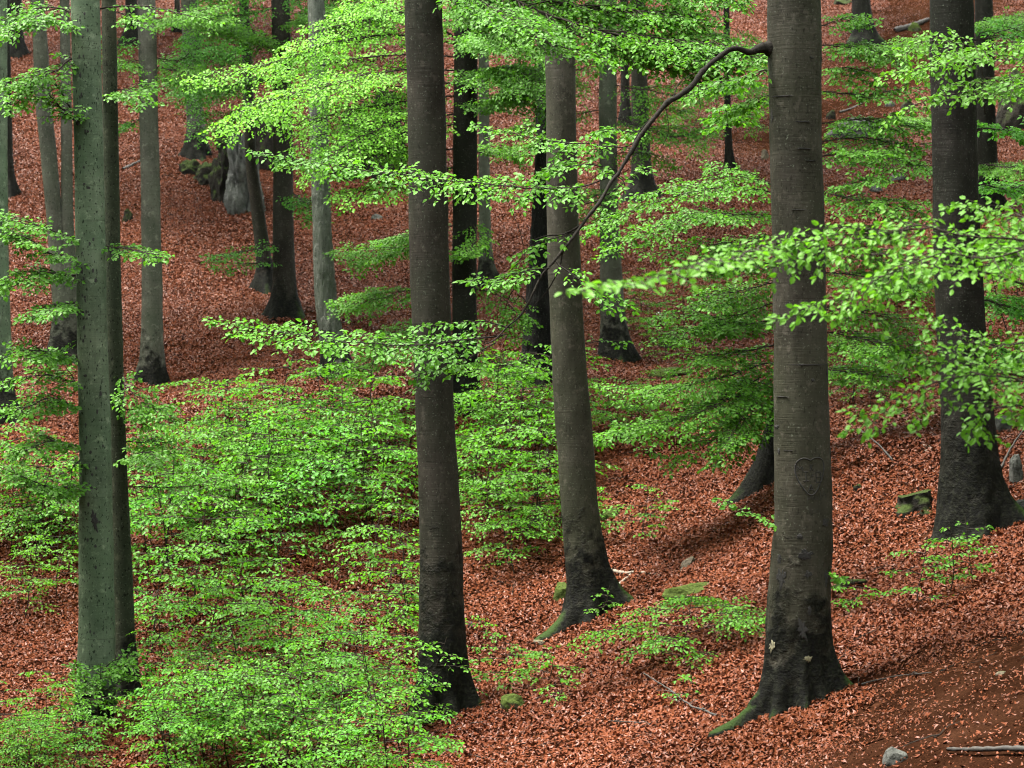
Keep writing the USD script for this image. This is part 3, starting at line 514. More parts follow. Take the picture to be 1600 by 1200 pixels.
WOOD.CreatePrototypesRel().SetTargets(targets); WOOD.CreateProtoIndicesAttr(Vt.IntArray(wi)); WOOD.CreatePositionsAttr(Vt.Vec3fArray.FromNumpy(np.array(wp, np.float32)))
WOOD.CreateOrientationsAttr(Vt.QuathArray([Gf.Quath(math.cos(t / 2), 0, 0, math.sin(t / 2)) for t in rw.uniform(0, 6.28, len(wp))]))

# ------------------------------------------------------------------ the limb of the heart tree and its hanging sprays
t = T['heart']; r = t.r
G = Growth(); px = [(1215, 78), (1195, 79), (1172, 84), (1150, 78), (1125, 86), (1100, 103), (1080, 128), (1050, 155), (1015, 195), (985, 235), (958, 275), (935, 315), (905, 356), (880, 392), (850, 430), (825, 478), (790, 524), (757, 548)]
rad = [0.050, 0.042, 0.034, 0.034, 0.033, 0.031, 0.029, 0.028, 0.027, 0.025, 0.023, 0.021, 0.018, 0.016, 0.013, 0.011, 0.009, 0.005]
ax = resample(np.array([[*at(x, y, 19.0 - 1.2 * i / 17), q] for i, ((x, y), q) in enumerate(zip(px, rad))]), 0.025)
ax[:, :3] += np.cumsum(r.normal(0, 0.0012, (len(ax), 3)), 0) + (meshkit.noise(np.stack([np.arange(len(ax)) * 0.16] * 3, 1) * [1, 0, 0] + np.array([[0, 3, 0]]))[:, None] - 0.5) * 0.06 * UPV; ax[:, 3] *= (1 + 1.1 * np.exp(-np.maximum(np.arange(len(ax)) * 0.025 - 0.10, 0) / 0.06)); ax[:, 3] *= 0.68 * (0.78 + 0.5 * meshkit.fbm(np.stack([np.arange(len(ax)) * 0.22] * 3, 1) * [1, 0, 0] + 5.0, 3)); ax[:, 3] *= 1 + 0.12 * r.normal(size=len(ax)).clip(-1, 1)
G.wood.append(tube(ax[:, :3], ax[:, 3], 10))
for pix, q in [([(907, 352), (880, 368), (850, 374), (822, 388)], 0.010), ([(1052, 153), (1060, 130), (1085, 112)], 0.006), ([(1013, 197), (1000, 220), (985, 226), (958, 240)], 0.009), ([(986, 236), (1000, 205), (1020, 185)], 0.008), ([(852, 428), (830, 432), (800, 455), (790, 480)], 0.008), ([(938, 312), (915, 318), (900, 300), (890, 305)], 0.006),
               ([(1100, 103), (1092, 140), (1095, 170), (1085, 200)], 0.004), ([(1040, 165), (1044, 200), (1035, 225)], 0.0035), ([(826, 476), (815, 462), (806, 470)], 0.006), ([(960, 272), (975, 285), (972, 310)], 0.005), ([(880, 392), (868, 430), (840, 470), (795, 500)], 0.007)]:
    f = np.argmin([np.linalg.norm(at(*pix[0], 18.4)[[0, 2]] - z[[0, 2]]) for z in ax[:, :3]]); d0 = ax[f, :3] @ FWD
    q_ = resample(np.array([at(x, y, d0 + 0.05 * i) for i, (x, y) in enumerate(pix)]), 0.03); G.wood.append(tube(q_ + np.cumsum(r.normal(0, 0.002, q_.shape), 0), np.linspace(q, 0.002, len(q_)), 6))
def sub(px, d, L, step=0.07, r0=0.006, **kw):
    w = np.cumsum(r.normal(0, 0.06, len(px))); spray(G, [at(x, y, d + q) for (x, y), q in zip(px, w)], r0, L * 1.2, r, step=step * 0.75, leaf=0.046, leafstep=0.036, start=0.06, **kw)
sub([(792, 522), (720, 532), (640, 540), (560, 536), (470, 522), (400, 514), (325, 500)], 17.9, 0.24)
sub([(775, 535), (730, 560), (690, 575), (650, 585)], 17.8, 0.18)
sub([(800, 512), (750, 503), (700, 506), (648, 511)], 17.9, 0.06, step=0.06)
sub([(862, 418), (825, 425), (780, 438), (730, 440)], 18.1, 0.17)
sub([(868, 408), (900, 430), (935, 455), (985, 480)], 18.0, 0.16)
sub([(900, 362), (870, 372), (835, 382), (800, 420)], 18.2, 0.12)
sub([(958, 276), (900, 292), (850, 294), (790, 292), (720, 285), (640, 274), (560, 264), (480, 254), (395, 236)], 18.4, 0.22, step=0.065)
sub([(987, 232), (930, 226), (860, 218), (800, 208), (742, 196)], 18.6, 0.20)
sub([(965, 266), (920, 258), (880, 262), (840, 280)], 18.5, 0.18)
sub([(940, 308), (955, 300), (985, 275), (1010, 262)], 18.5, 0.12)
sub([(1012, 198), (985, 205), (945, 200), (925, 215)], 18.7, 0.16)
G.wood.append(tube(resample([at(x, y, 18.0) for x, y in [(786, 290), (800, 330), (812, 360), (820, 395)]], 0.04), np.linspace(0.004, 0.0015, 14)[:len(resample([at(x, y, 18.0) for x, y in [(786, 290), (800, 330), (812, 360), (820, 395)]], 0.04))] if False else 0.0022, 4))
LIMB = M('limb_bark', {'g': ('geometry', {}), 'n': ('noise_texture', {'scale': 60.0, 'detail': 4, 'roughness': 0.7}), 'r': ramp((0.35, (0.006, 0.005, 0.004)), (0.7, (0.022, 0.019, 0.015))), 'b': ('bump', {'strength': 0.8, 'distance': 0.008}), 'p': ('principled_bsdf', {'roughness': 0.8, 'specular_ior_level': 0.08})},
    [('g.position', 'n.vector'), ('n.fac', 'r.fac'), ('r.color', 'p.base_color'), ('n.fac', 'b.height'), ('b.normal', 'p.normal')])
t.finish(G, 'mid', singles=140, woodmat=LIMB)
t.branch([(1203, 108), (1160, 122), (1110, 138), (1070, 152)], 19.5, L=0.30, r0=0.008)
t.branch([(1205, 150), (1160, 170), (1110, 190)], 20.5, L=0.25, r0=0.006)
t.branch([(1208, 815), (1180, 802), (1150, 792), (1122, 780)], 18.8, L=0.10, r0=0.004, step=0.06)
t.branch([(1300, 905), (1310, 903), (1300, 896)], 18.9, L=0.05, r0=0.003)

# the central beech: long branches to the right along the top
t = T['centre']
t.branch([(700, -90), (770, -25), (870, 28), (1000, 62), (1100, 82), (1190, 85)], 22.4, L=0.50, r0=0.020, step=0.07)
t.branch([(700, -70), (780, -10), (880, 8), (1000, 20), (1130, 28)], 22.8, L=0.45, r0=0.014, step=0.075)
t.branch([(705, -40), (770, 20), (840, 55), (900, 75), (960, 85)], 22.0, L=0.40, r0=0.012, step=0.075)
t.branch([(700, -110), (820, -60), (960, -35), (1080, -10), (1160, 10)], 23.0, L=0.50, r0=0.016)

# the dark trunk behind: the bright mass at the upper left centre, and leaves round it
t = T['behind']
for px, d, L in [([(712, 70), (660, 60), (600, 55), (520, 66), (450, 88), (380, 108), (288, 118)], 31.0, 0.62), ([(712, 60), (640, 22), (560, 32), (480, 52), (430, 78)], 31.2, 0.55), ([(712, 110), (640, 108), (560, 120), (480, 142), (400, 165), (335, 198)], 30.6, 0.62),
                 ([(712, 150), (640, 160), (560, 172), (480, 188), (415, 178)], 30.9, 0.62), ([(712, 195), (640, 205), (580, 212), (500, 208), (450, 235)], 30.5, 0.6), ([(712, 230), (640, 235), (560, 245), (500, 258), (430, 255)], 31.0, 0.5), ([(712, 90), (650, 85), (580, 90), (500, 105), (420, 130)], 31.6, 0.6),
                 ([(712, 130), (640, 135), (560, 145), (490, 165)], 31.3, 0.6), ([(712, 40), (660, 0), (600, -10), (540, 10)], 31.4, 0.6), ([(712, 175), (620, 190), (540, 225), (470, 285)], 30.2, 0.5), ([(712, 260), (640, 285), (570, 300), (515, 310)], 30.6, 0.42)]:
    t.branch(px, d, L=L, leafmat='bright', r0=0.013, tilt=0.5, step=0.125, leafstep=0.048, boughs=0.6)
for px, d, L in [([(735, 60), (765, 60), (800, 75), (850, 95)], 29.5, 0.5), ([(735, 120), (780, 115), (830, 130), (865, 150)], 29.5, 0.5), ([(735, 30), (790, 35), (850, 50)], 29.5, 0.5), ([(735, 170), (770, 160), (810, 150), (850, 180)], 30.0, 0.4), ([(735, 240), (775, 235), (810, 240), (850, 215)], 32.5, 0.4), ([(700, 40), (725, 20), (760, 10)], 30.2, 0.4)]:
    t.branch(px, d, L=L, leafmat='mid', r0=0.010, tilt=0.5)
for px, d, L in [([(712, 378), (640, 384), (580, 395), (528, 405)], 32.0, 0.42), ([(712, 440), (650, 452), (580, 466), (522, 470)], 32.0, 0.45), ([(712, 350), (640, 365), (590, 378)], 32.4, 0.3), ([(715, 500), (640, 520), (570, 560), (520, 580)], 31.5, 0.4), ([(735, 345), (745, 370), (730, 395)], 30.8, 0.25), ([(735, 380), (725, 395), (708, 400)], 30.8, 0.2), ([(735, 120), (722, 128), (705, 122)], 30.9, 0.15), ([(738, 450), (790, 470), (820, 520)], 30.8, 0.35), ([(738, 560), (780, 570), (815, 600)], 30.6, 0.35)]:
    t.branch(px, d, L=L, leafmat='mid', r0=0.008, tilt=0.5)

# darker foliage higher and farther behind it
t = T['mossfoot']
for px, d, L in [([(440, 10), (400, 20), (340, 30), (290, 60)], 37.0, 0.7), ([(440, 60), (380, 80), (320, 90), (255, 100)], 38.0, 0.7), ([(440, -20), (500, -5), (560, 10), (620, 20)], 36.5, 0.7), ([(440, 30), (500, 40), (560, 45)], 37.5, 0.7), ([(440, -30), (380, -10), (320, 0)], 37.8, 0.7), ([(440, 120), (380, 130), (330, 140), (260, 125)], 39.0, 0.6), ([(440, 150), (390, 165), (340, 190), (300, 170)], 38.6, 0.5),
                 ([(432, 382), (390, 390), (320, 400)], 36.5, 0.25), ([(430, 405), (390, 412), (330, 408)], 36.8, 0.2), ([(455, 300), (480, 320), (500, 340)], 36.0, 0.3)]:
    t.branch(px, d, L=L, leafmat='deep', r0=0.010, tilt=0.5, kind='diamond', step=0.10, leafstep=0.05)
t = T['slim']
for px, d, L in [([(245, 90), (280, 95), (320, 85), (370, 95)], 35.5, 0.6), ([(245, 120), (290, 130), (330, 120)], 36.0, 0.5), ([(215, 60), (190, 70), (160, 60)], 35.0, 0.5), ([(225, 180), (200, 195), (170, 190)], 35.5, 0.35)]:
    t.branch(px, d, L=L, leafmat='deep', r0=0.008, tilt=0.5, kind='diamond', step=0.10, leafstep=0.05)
t = T['lichen']
for px, d, L in [([(950, 90), (900, 110), (850, 130), (790, 140)], 34.0, 0.55), ([(950, 130), (1000, 140), (1060, 150), (1100, 140)], 34.0, 0.6), ([(955, 180), (1010, 200), (1060, 215), (1110, 200)], 33.8, 0.5), ([(955, 60), (1020, 60), (1080, 50), (1140, 60)], 34.5, 0.6), ([(950, 170), (900, 180), (860, 190), (800, 200)], 34.3, 0.4), ([(955, 240), (1010, 240), (1050, 250)], 34.0, 0.3), ([(952, 20), (1010, 20), (1080, 10)], 34.5, 0.5), ([(952, 300), (925, 310), (905, 330)], 33.5, 0.3)]:
    t.branch(px, d, L=L, leafmat='mid', r0=0.009, tilt=0.5, kind='diamond', step=0.095, leafstep=0.047)
t = T['sapl']
for px, d, L in [([(1136, 130), (1090, 150), (1050, 190)], 43.5, 0.5), ([(1137, 120), (1170, 140), (1200, 170)], 43.5, 0.5), ([(1137, 170), (1170, 185), (1185, 200)], 43.5, 0.4), ([(1136, 60), (1090, 40), (1050, 50)], 44, 0.6), ([(1136, 40), (1170, 60), (1200, 100)], 43.5, 0.6), ([(1136, 200), (1105, 210), (1085, 240)], 43.7, 0.4)]:
    t.branch(px, d, L=L, leafmat='mid', r0=0.007, tilt=0.5, kind='diamond', step=0.11, leafstep=0.055)

for px, d, L in [([(430, 85), (400, 62), (345, 48), (290, 42)], 36.0, 0.5), ([(450, 40), (500, 20), (560, 20), (620, 40)], 35.0, 0.55), ([(430, 60), (380, 40), (330, 20)], 36.5, 0.5)]:
    T['mossfoot'].branch(px, d, L=L, leafmat='mid', r0=0.010, tilt=0.5, step=0.10)
for px, d, L in [([(245, 30), (290, 22), (350, 10)], 33.5, 0.45), ([(245, 105), (280, 112), (310, 130)], 34.0, 0.35), ([(215, 95), (190, 100), (165, 90)], 34.0, 0.4)]:
    T['slim'].branch(px, d, L=L, leafmat='mid', r0=0.009, tilt=0.5, step=0.10)
for px, d, L in [([(1525, 75), (1470, 62), (1410, 72), (1360, 92)], 37.0, 0.5), ([(1530, 120), (1590, 130), (1640, 120)], 38.0, 0.6), ([(1530, 40), (1580, 30), (1640, 50)], 38.0, 0.6), ([(1530, 255), (1580, 262), (1640, 250)], 38.0, 0.5), ([(1525, 180), (1460, 190), (1400, 185)], 37.5, 0.4)]:
    T['right2'].branch(px, d, L=L, leafmat='mid', r0=0.010, tilt=0.5, step=0.10)
for px, d, L in [([(1285, 425), (1350, 432), (1420, 442), (1460, 440)], 26.5, 0.38), ([(1285, 385), (1350, 395), (1430, 400)], 26.8, 0.36), ([(1285, 190), (1340, 185), (1400, 195), (1450, 190)], 27.0, 0.34), ([(1215, 500), (1150, 512), (1080, 520), (1010, 535)], 26.6, 0.36), ([(1215, 440), (1150, 455), (1090, 465)], 26.8, 0.34)]:
    T['dark'].branch(px, d, L=L, leafmat='mid', r0=0.010, tilt=0.45, step=0.10)

# the left beech
t = T['left']
for px, d, L in [([(122, 192), (100, 172), (85, 155), (60, 142), (10, 155)], 23.6, 0.30), ([(112, 172), (80, 125), (40, 132), (0, 140)], 23.4, 0.24), ([(112, 46), (85, 30), (60, 24), (30, 40), (0, 54)], 23.6, 0.22), ([(112, 20), (70, 12), (40, 20), (0, 30)], 23.8, 0.30), ([(112, 90), (90, 110), (60, 112), (30, 130)], 23.5, 0.22),
                 ([(120, 402), (80, 396), (40, 372), (0, 352)], 23.4, 0.30), ([(121, 432), (80, 428), (40, 440), (0, 455)], 23.5, 0.32), ([(120, 370), (80, 360), (40, 345), (5, 340)], 23.6, 0.25), ([(122, 470), (90, 478), (60, 495), (30, 500)], 23.4, 0.2), ([(124, 556), (85, 552), (40, 548), (0, 556)], 23.3, 0.28), ([(124, 600), (70, 585), (30, 590), (0, 600)], 23.4, 0.28),
                 ([(124, 640), (80, 625), (40, 640), (0, 640)], 23.3, 0.26), ([(125, 757), (92, 762), (55, 755), (25, 742), (0, 730)], 23.2, 0.24), ([(125, 700), (80, 690), (40, 705), (0, 690)], 23.4, 0.24), ([(125, 720), (112, 735), (108, 765)], 23.3, 0.12),
                 ([(165, 385), (205, 390), (235, 395), (262, 400)], 23.4, 0.20), ([(165, 14), (240, 12), (300, 24), (345, 36)], 23.2, 0.06), ([(130, 1085), (160, 1050), (200, 1040), (230, 1060)], 23.0, 0.20), ([(140, 1075), (125, 1050), (118, 1035)], 23.2, 0.12)]:
    t.branch(px, d, L=L, leafmat='mid', r0=0.012, tilt=0.5, step=0.075)
t = T['twin']
for px, d, L in [([(185, 20), (205, 28), (232, 34)], 24.5, 0.2), ([(186, 140), (210, 146), (240, 162)], 24.4, 0.24), ([(186, 150), (215, 135), (240, 130)], 24.6, 0.2), ([(190, 640), (230, 640), (275, 660)], 24.6, 0.28), ([(190, 690), (240, 690), (290, 700)], 24.8, 0.25), ([(192, 600), (210, 615), (235, 640)], 24.6, 0.3), ([(195, 720), (230, 705), (250, 720)], 24.2, 0.2), ([(200, 762), (260, 764), (310, 760), (340, 750), (400, 770), (430, 790)], 24.3, 0.12), ([(190, 580), (195, 600), (190, 640)], 24.4, 0.12)]:
    t.branch(px, d, L=L, leafmat='mid', r0=0.007, tilt=0.5, step=0.08)

# the dark trunk behind the heart tree: layers left and right of it
t = T['dark']
for px, d, L in [([(1215, 300), (1150, 290), (1080, 302), (1010, 322), (950, 345), (905, 378)], 26.5, 0.42), ([(1215, 340), (1150, 335), (1080, 340), (1000, 360), (940, 385)], 26.0, 0.45), ([(1215, 370), (1160, 380), (1090, 385), (1010, 400)], 26.2, 0.42), ([(1215, 290), (1160, 278), (1100, 285), (1050, 300)], 27.0, 0.38), ([(1215, 410), (1150, 420), (1080, 430), (1000, 440)], 26.0, 0.3),
                 ([(1215, 565), (1150, 582), (1080, 600), (1000, 612), (930, 600)], 26.3, 0.45), ([(1215, 600), (1160, 615), (1100, 640), (1030, 660), (960, 665)], 26.0, 0.48), ([(1215, 630), (1165, 655), (1110, 690), (1060, 715), (1000, 700)], 25.8, 0.48), ([(1212, 590), (1170, 640), (1130, 700), (1095, 735)], 25.6, 0.36), ([(1215, 540), (1150, 550), (1090, 560), (1040, 590)], 26.6, 0.4), ([(1215, 580), (1150, 610), (1080, 650), (990, 670), (925, 690)], 26.2, 0.4), ([(1215, 470), (1160, 490), (1100, 510)], 26.5, 0.3)]:
    t.branch(px, d, L=L * 0.8, leafmat='mid', r0=0.009, tilt=0.38, step=0.12, boughs=0.5)
for px, d, L in [([(1280, 245), (1340, 240), (1400, 250), (1452, 262)], 26.8, 0.42), ([(1280, 220), (1340, 215), (1400, 225), (1450, 225)], 27.2, 0.38), ([(1280, 300), (1330, 308), (1390, 318), (1450, 330)], 26.6, 0.36), ([(1280, 140), (1340, 146), (1400, 140), (1450, 135)], 26.8, 0.22), ([(1280, 70), (1330, 75), (1390, 90), (1440, 120)], 27.3, 0.35), ([(1280, 110), (1330, 105), (1380, 120)], 27.2, 0.35),
                 ([(1285, 520), (1340, 530), (1400, 540), (1460, 560)], 26.8, 0.40), ([(1285, 480), (1350, 490), (1420, 500)], 27.0, 0.35), ([(1290, 580), (1340, 585), (1400, 590)], 26.6, 0.3), ([(1285, 40), (1320, 30), (1370, 35)], 27.5, 0.3), ([(1285, 350), (1340, 360), (1400, 365)], 26.8, 0.3)]:
    t.branch(px, d, L=L, leafmat='mid', r0=0.010, tilt=0.45, step=0.09)
t = T['right']
for px, d, L in [([(1540, 60), (1570, 45), (1600, 40)], 24.5, 0.35), ([(1540, 200), (1580, 205), (1620, 210)], 25, 0.35), ([(1540, 290), (1580, 295), (1620, 280)], 25, 0.3), ([(1545, 470), (1590, 480), (1630, 490)], 25, 0.4), ([(1550, 540), (1590, 560), (1630, 560)], 25, 0.4), ([(1545, 390), (1590, 380), (1630, 400)], 25.5, 0.4)]:
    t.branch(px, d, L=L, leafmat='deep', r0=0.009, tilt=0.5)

# the twigs that reach in from the right edge, close to the camera
t = T['off']
for px, d, L, s in [([(1760, 90), (1600, 96), (1540, 92), (1480, 98), (1430, 108), (1385, 116)], 15.5, 0.30, 0), ([(1760, 130), (1600, 130), (1540, 140), (1470, 150), (1420, 170), (1385, 190)], 15.2, 0.26, 0), ([(1760, 60), (1600, 70), (1530, 75), (1470, 85)], 15.8, 0.30, 0),
                    ([(1790, 380), (1640, 372), (1560, 366), (1500, 360), (1440, 354), (1380, 370), (1300, 374), (1230, 384), (1160, 405), (1100, 412)], 11.3, 0.22, 110), ([(1790, 420), (1640, 390), (1540, 415), (1470, 398), (1400, 418), (1330, 455), (1270, 478), (1215, 492)], 11.0, 0.20, 70),
                    ([(1230, 386), (1170, 402), (1090, 420), (990, 436), (890, 456)], 10.6, 0.15, 45), ([(1790, 600), (1640, 592), (1560, 588), (1500, 572), (1440, 566), (1400, 570)], 11.2, 0.22, 0), ([(1790, 630), (1640, 600), (1540, 592), (1470, 602), (1400, 626), (1330, 645)], 11.0, 0.20, 50),
                    ([(1790, 520), (1640, 530), (1540, 540), (1480, 510), (1440, 480)], 11.6, 0.2, 0), ([(1790, 640), (1640, 640), (1570, 640), (1520, 655), (1560, 690)], 11.3, 0.2, 0), ([(1790, 330), (1640, 345), (1560, 330), (1480, 325)], 12.0, 0.22, 0), ([(1470, 400), (1400, 440), (1365, 480), (1385, 520), (1410, 550)], 11.2, 0.07, 0)]:
    t.branch(px, d, L=L * (0.85 if d < 13 else 1), leafmat='near', r0=0.0075 if d < 13 else 0.010, tilt=0.6, step=(0.14 if d == 10.6 else 0.075) if d < 13 else 0.08, leafstep=0.034, wander=0.25, singles=s, jit=0.5, leaf=0.038, start=0.02, d1=8.3 if d == 10.6 else None)

# ------------------------------------------------------------------ undergrowth: young beeches
def make_sapling(base, H, r, spread=0.55, leafmat='mid', label=None, group=None, lean=0.2, nb=9, singles=0, leaf=0.038, dense=0.80):
    th = Thing('beech_sapling', base, label, 'sapling', group); th.r = r
    a = r.uniform(0, 6.28); u = np.linspace(0, 1, 8)[:, None]
    p = np.array(base) + Z * (H * u - 0.06 * (1 - u)) + np.array([math.cos(a), math.sin(a), 0]) * lean * H * u ** 1.6 + np.cumsum(r.normal(0, 0.012, (8, 3)), 0) * [1, 1, 0.2]
    p = resample(p, 0.06); th.part('stem', tube(p, np.linspace(0.0035 + 0.0045 * H, 0.0025, len(p)), 6), TWIG, smooth=True)
    az = r.uniform(0, 6.28)
    for k in range(nb):
        f = 0.28 + 0.70 * (k + r.uniform(-.3, .3)) / (nb - 1); f = min(max(f, 0.22), 0.985); az += 2.4 + r.normal(0, 0.3)
        q = p[int(f * (len(p) - 1))]; l = spread * (1.0 - 0.55 * abs(f - 0.5)) * r.uniform(0.65, 1.1) * (0.5 if f > 0.95 else 1); up = r.uniform(0.05, 0.35)
        d = unit(np.array([math.cos(az), math.sin(az), up])); v = np.linspace(0, 1, 5)[:, None]
        axis = q + d * l * v - Z * 0.18 * l * v ** 2
        G = Growth(); spray(G, axis, 0.0045, l * 0.42, r, tilt=0.12, leaf=leaf, step=0.062, leafstep=0.038, start=0.15, droop=0.18, sides=4, jit=0.33, dense=dense)
        Tree.finish(th, G, leafmat, 'hex', singles if k < nb - 1 else singles)
    return th
def copy_of(src, base, rotz, scale, label, group):
    x = UsdGeom.Xform.Define(stage, numbered('/World', src.prim.GetName().split('_0')[0])); pr = x.GetPrim()
    pr.GetReferences().AddInternalReference(src.prim.GetPath())
    x.ClearXformOpOrder(); x.AddTranslateOp().Set(Gf.Vec3d(*map(float, base))); x.AddRotateZOp().Set(float(rotz)); x.AddScaleOp().Set(Gf.Vec3f(scale, scale, scale))
    pr.SetInstanceable(True); tag(pr, label, 'sapling', group); return x
rs = np.random.default_rng(77)
# lone saplings one can point to
LONE = [((150, 1150), 0.75, 0.42, 'sapling hiding the foot of the speckled left beech', 11, 14), ((205, 1120), 0.55, 0.3, 'small sapling before the foot of the shaded twin trunk', 9, 10), ((1432, 962), 0.72, 0.34, 'small beech sapling left of the pair in front of the thick right beech', 10, 22), ((1488, 930), 0.66, 0.30, 'upright sapling in front of the foot of the thick right beech', 9, 22), ((1522, 918), 0.62, 0.26, 'rightmost thin sapling before the foot of the thick right beech', 8, 18),
        ((1062, 1048), 0.72, 0.85, 'wide low sapling on the leaves between the swept beech and the heart tree', 12, 0), ((855, 1072), 0.42, 0.36, 'low young sapling right of the central beech and mossy stone', 8, 0), ((795, 1075), 0.50, 0.45, 'drooping sapling between the central beech and the small mossy stone', 9, 0),
        ((668, 1135), 0.85, 0.45, 'sapling growing against the foot of the central beech', 12, 16), ((945, 968), 0.36, 0.22, 'tiny seedling at the foot of the swept beech', 6, 10), ((1335, 955), 0.34, 0.28, 'tiny seedling right behind the foot of the heart tree', 6, 0), ((880, 1095), 0.26, 0.22, 'small bright seedling below the low young sapling', 5, 0),
        ((660, 1150), 0.22, 0.18, 'tiny seedling on the leaves in front of the central beech root', 5, 0), ((1005, 845), 0.62, 0.45, 'loose sapling right of the swept beech beside a mossy stone', 9, 0), ((800, 905), 0.85, 0.5, 'thin open sapling between the central and the swept beech', 10, 0), ((745, 1005), 0.35, 0.3, 'tiny sapling right behind the central beech', 6, 0),
        ((1085, 1085), 0.28, 0.25, 'small seedling among twigs left of the heart tree root', 5, 0)]
for (px, H, sp, lab, nb, sg) in LONE:
    make_sapling(on_ground(*px), H, rs, sp * 1.15, 'mid', lab, None, nb=nb, singles=sg, dense=0.6)
AREAS = [  # x0, x1, y0, y1 of the feet in the photograph, how many, heights, label
    (215, 660, 1140, 1275, 22, 0.75, 1.15, 'bushy green beech sapling in the dense front undergrowth between left and central beeches'),
    (-20, 140, 1160, 1270, 12, 0.55, 0.9, 'low green beech sapling in the bottom left corner'),
    (215, 650, 980, 1110, 13, 0.85, 1.3, 'leafy beech sapling in the middle rows of the left undergrowth'),
    (215, 650, 840, 980, 12, 1.0, 1.6, 'slender beech sapling in the rear rows of the left undergrowth'),
    (340, 650, 730, 840, 10, 1.1, 1.7, 'tall beech sapling at the back of the undergrowth left of the central beech'),
    (350, 650, 700, 770, 7, 1.1, 1.6, 'high leafy sapling reaching up below the dark straight trunk, rear of the undergrowth'),
    (215, 420, 760, 900, 8, 0.9, 1.4, 'pale leafy sapling in the middle of the left undergrowth, right of the twin trunk'),
    (735, 880, 750, 890, 10, 0.9, 1.5, 'beech sapling in the thicket between the central and the swept beech'),
    (735, 870, 640, 740, 7, 0.9, 1.5, 'beech sapling below the black rough trunk, behind the central beech'),
    (-10, 120, 790, 880, 8, 0.9, 1.3, 'thin beech sapling left of the speckled left beech'),
    (-10, 110, 930, 1000, 3, 0.7, 1.2, 'sparse thin sapling on the leaves left of the speckled beech'),
    (205, 340, 760, 860, 5, 0.8, 1.2, 'beech sapling right of the twin trunk on the red leaves'),
    (360, 640, 665, 740, 9, 0.55, 0.95, 'far beech sapling below the pale furrowed trunk'),
    (930, 1190, 600, 720, 9, 0.5, 0.9, 'low beech sapling on the slope between the swept beech and the heart tree'),
    (940, 1200, 470, 590, 11, 0.5, 0.9, 'low far sapling on the slope below the lichened trunk'),
    (1310, 1450, 470, 640, 11, 0.6, 1.0, 'low sapling on the slope between the heart tree and the right beech'),
    (1560, 1620, 460, 640, 5, 0.8, 1.3, 'sapling behind the thick right beech at the right edge')]
proto = [make_sapling(on_ground(x, y), H, rs, sp, mt, AREAS[0][7], AREAS[0][7].replace('sapling', 'saplings'), nb=nb) for x, y, H, sp, mt, nb in
         [(330, 1190, 1.0, 0.62, 'mid', 12), (470, 1175, 1.0, 0.7, 'mid', 12), (590, 1165, 1.0, 0.55, 'mid', 11), (260, 1210, 1.0, 0.6, 'deep', 11), (400, 1215, 1.0, 0.75, 'mid', 12), (530, 1230, 1.0, 0.6, 'near', 11)]]
for x0, x1, y0, y1, n, h0, h1, lab in AREAS:
    cells = [(x0 + (x1 - x0) * (i + rs.uniform(0, 1)) / n, y0 + (y1 - y0) * rs.uniform(0, 1)) for i in range(n)]
    for x, y in cells:
        copy_of(proto[rs.integers(0, len(proto))], on_ground(x, y), rs.uniform(0, 360), rs.uniform(h0, h1), lab, lab.replace('sapling', 'saplings'))

# ------------------------------------------------------------------ stones, stump, dead wood
def rock_mesh(w, d, h, seed, planes=14, rough=0.10, sub=4, boxy=0.0):
    r = np.random.default_rng(seed); m = trimesh.creation.icosphere(sub, 1.0); p = np.array(m.vertices)
    if boxy: p = p / (np.abs(p) ** (2 + boxy * 8)).sum(1)[:, None] ** (1 / (2 + boxy * 8)); p = p * (1 + 0.25 * (meshkit.noise(p * 1.7 + 3 * seed, seed)[:, None] - 0.5))
    n = unit(r.normal(size=(planes, 3))); k = r.uniform(0.62, 0.95, planes); t = (p @ n.T) / k
    p = p / np.maximum(t.max(1), 1.0)[:, None]
    p = p * (1 + (meshkit.fbm(p * 2.5 + seed, 4, seed)[:, None] - 0.5) * rough * 3)
    return p * [w / 2, d / 2, h], np.array(m.faces)
def rock(px, py, wpx, hpx, mat, label, name='stone', depthscale=0.8, seed=0, sink=0.3, lean=0.0, **kw):
    """px, py: where its foot shows; wpx, hpx: how wide and high it shows."""
    g = on_ground(px, py); d = g[1]; w, h = wpx * d / FPX, hpx * d / FPX
    v, f = rock_mesh(w, w * depthscale, h / (1 - sink) * 0.55 / 0.55, seed + 300, **kw); v[:, 0] += lean * v[:, 2]
    v = v + g + np.array([0, w * depthscale * 0.35, h * 0.25]); v[:, 2] -= 0
    return solo(name, (v, f), ROCK[mat], label, 'rock', smooth=30)
rock(800, 1112, 46, 16, 'mossy', 'small mossy stone right of the foot of the central beech', seed=1)
rock(880, 940, 30, 22, 'mossy', 'mossy stone just left of the swept beech', seed=2)
rock(1082, 938, 100, 17, 'mossy', 'flat mossy boulder on the leaves between the swept beech and heart tree', seed=3)
rock(1072, 890, 24, 12, 'pale', 'small pale stone on the leaves above the flat mossy boulder', seed=4, lean=0.6)
rock(955, 815, 36, 14, 'mossy', 'dark mossy stone behind the swept beech', seed=5)
rock(1055, 548, 58, 18, 'mossy', 'rounded mossy boulder on the slope below the lichened trunk', seed=6)
rock(1050, 592, 76, 11, 'mossy', 'long flat mossy stone below the rounded boulder', seed=7)
rock(843, 1012, 24, 9, 'pale', 'small bare stone among leaves below the swept beech', seed=8)
rock(735, 983, 18, 7, 'grey', 'little grey stone right behind the central beech', seed=9)
rock(1398, 1197, 46, 18, 'grey', 'grey stone at the bottom edge beside the bare path', seed=10)
rock(1567, 1056, 22, 4, 'pale', 'flat pebble lying on the bare path', seed=11)
rock(1340, 215, 100, 20, 'grey', 'long flat pale rock high on the slope right of the heart tree', seed=12)
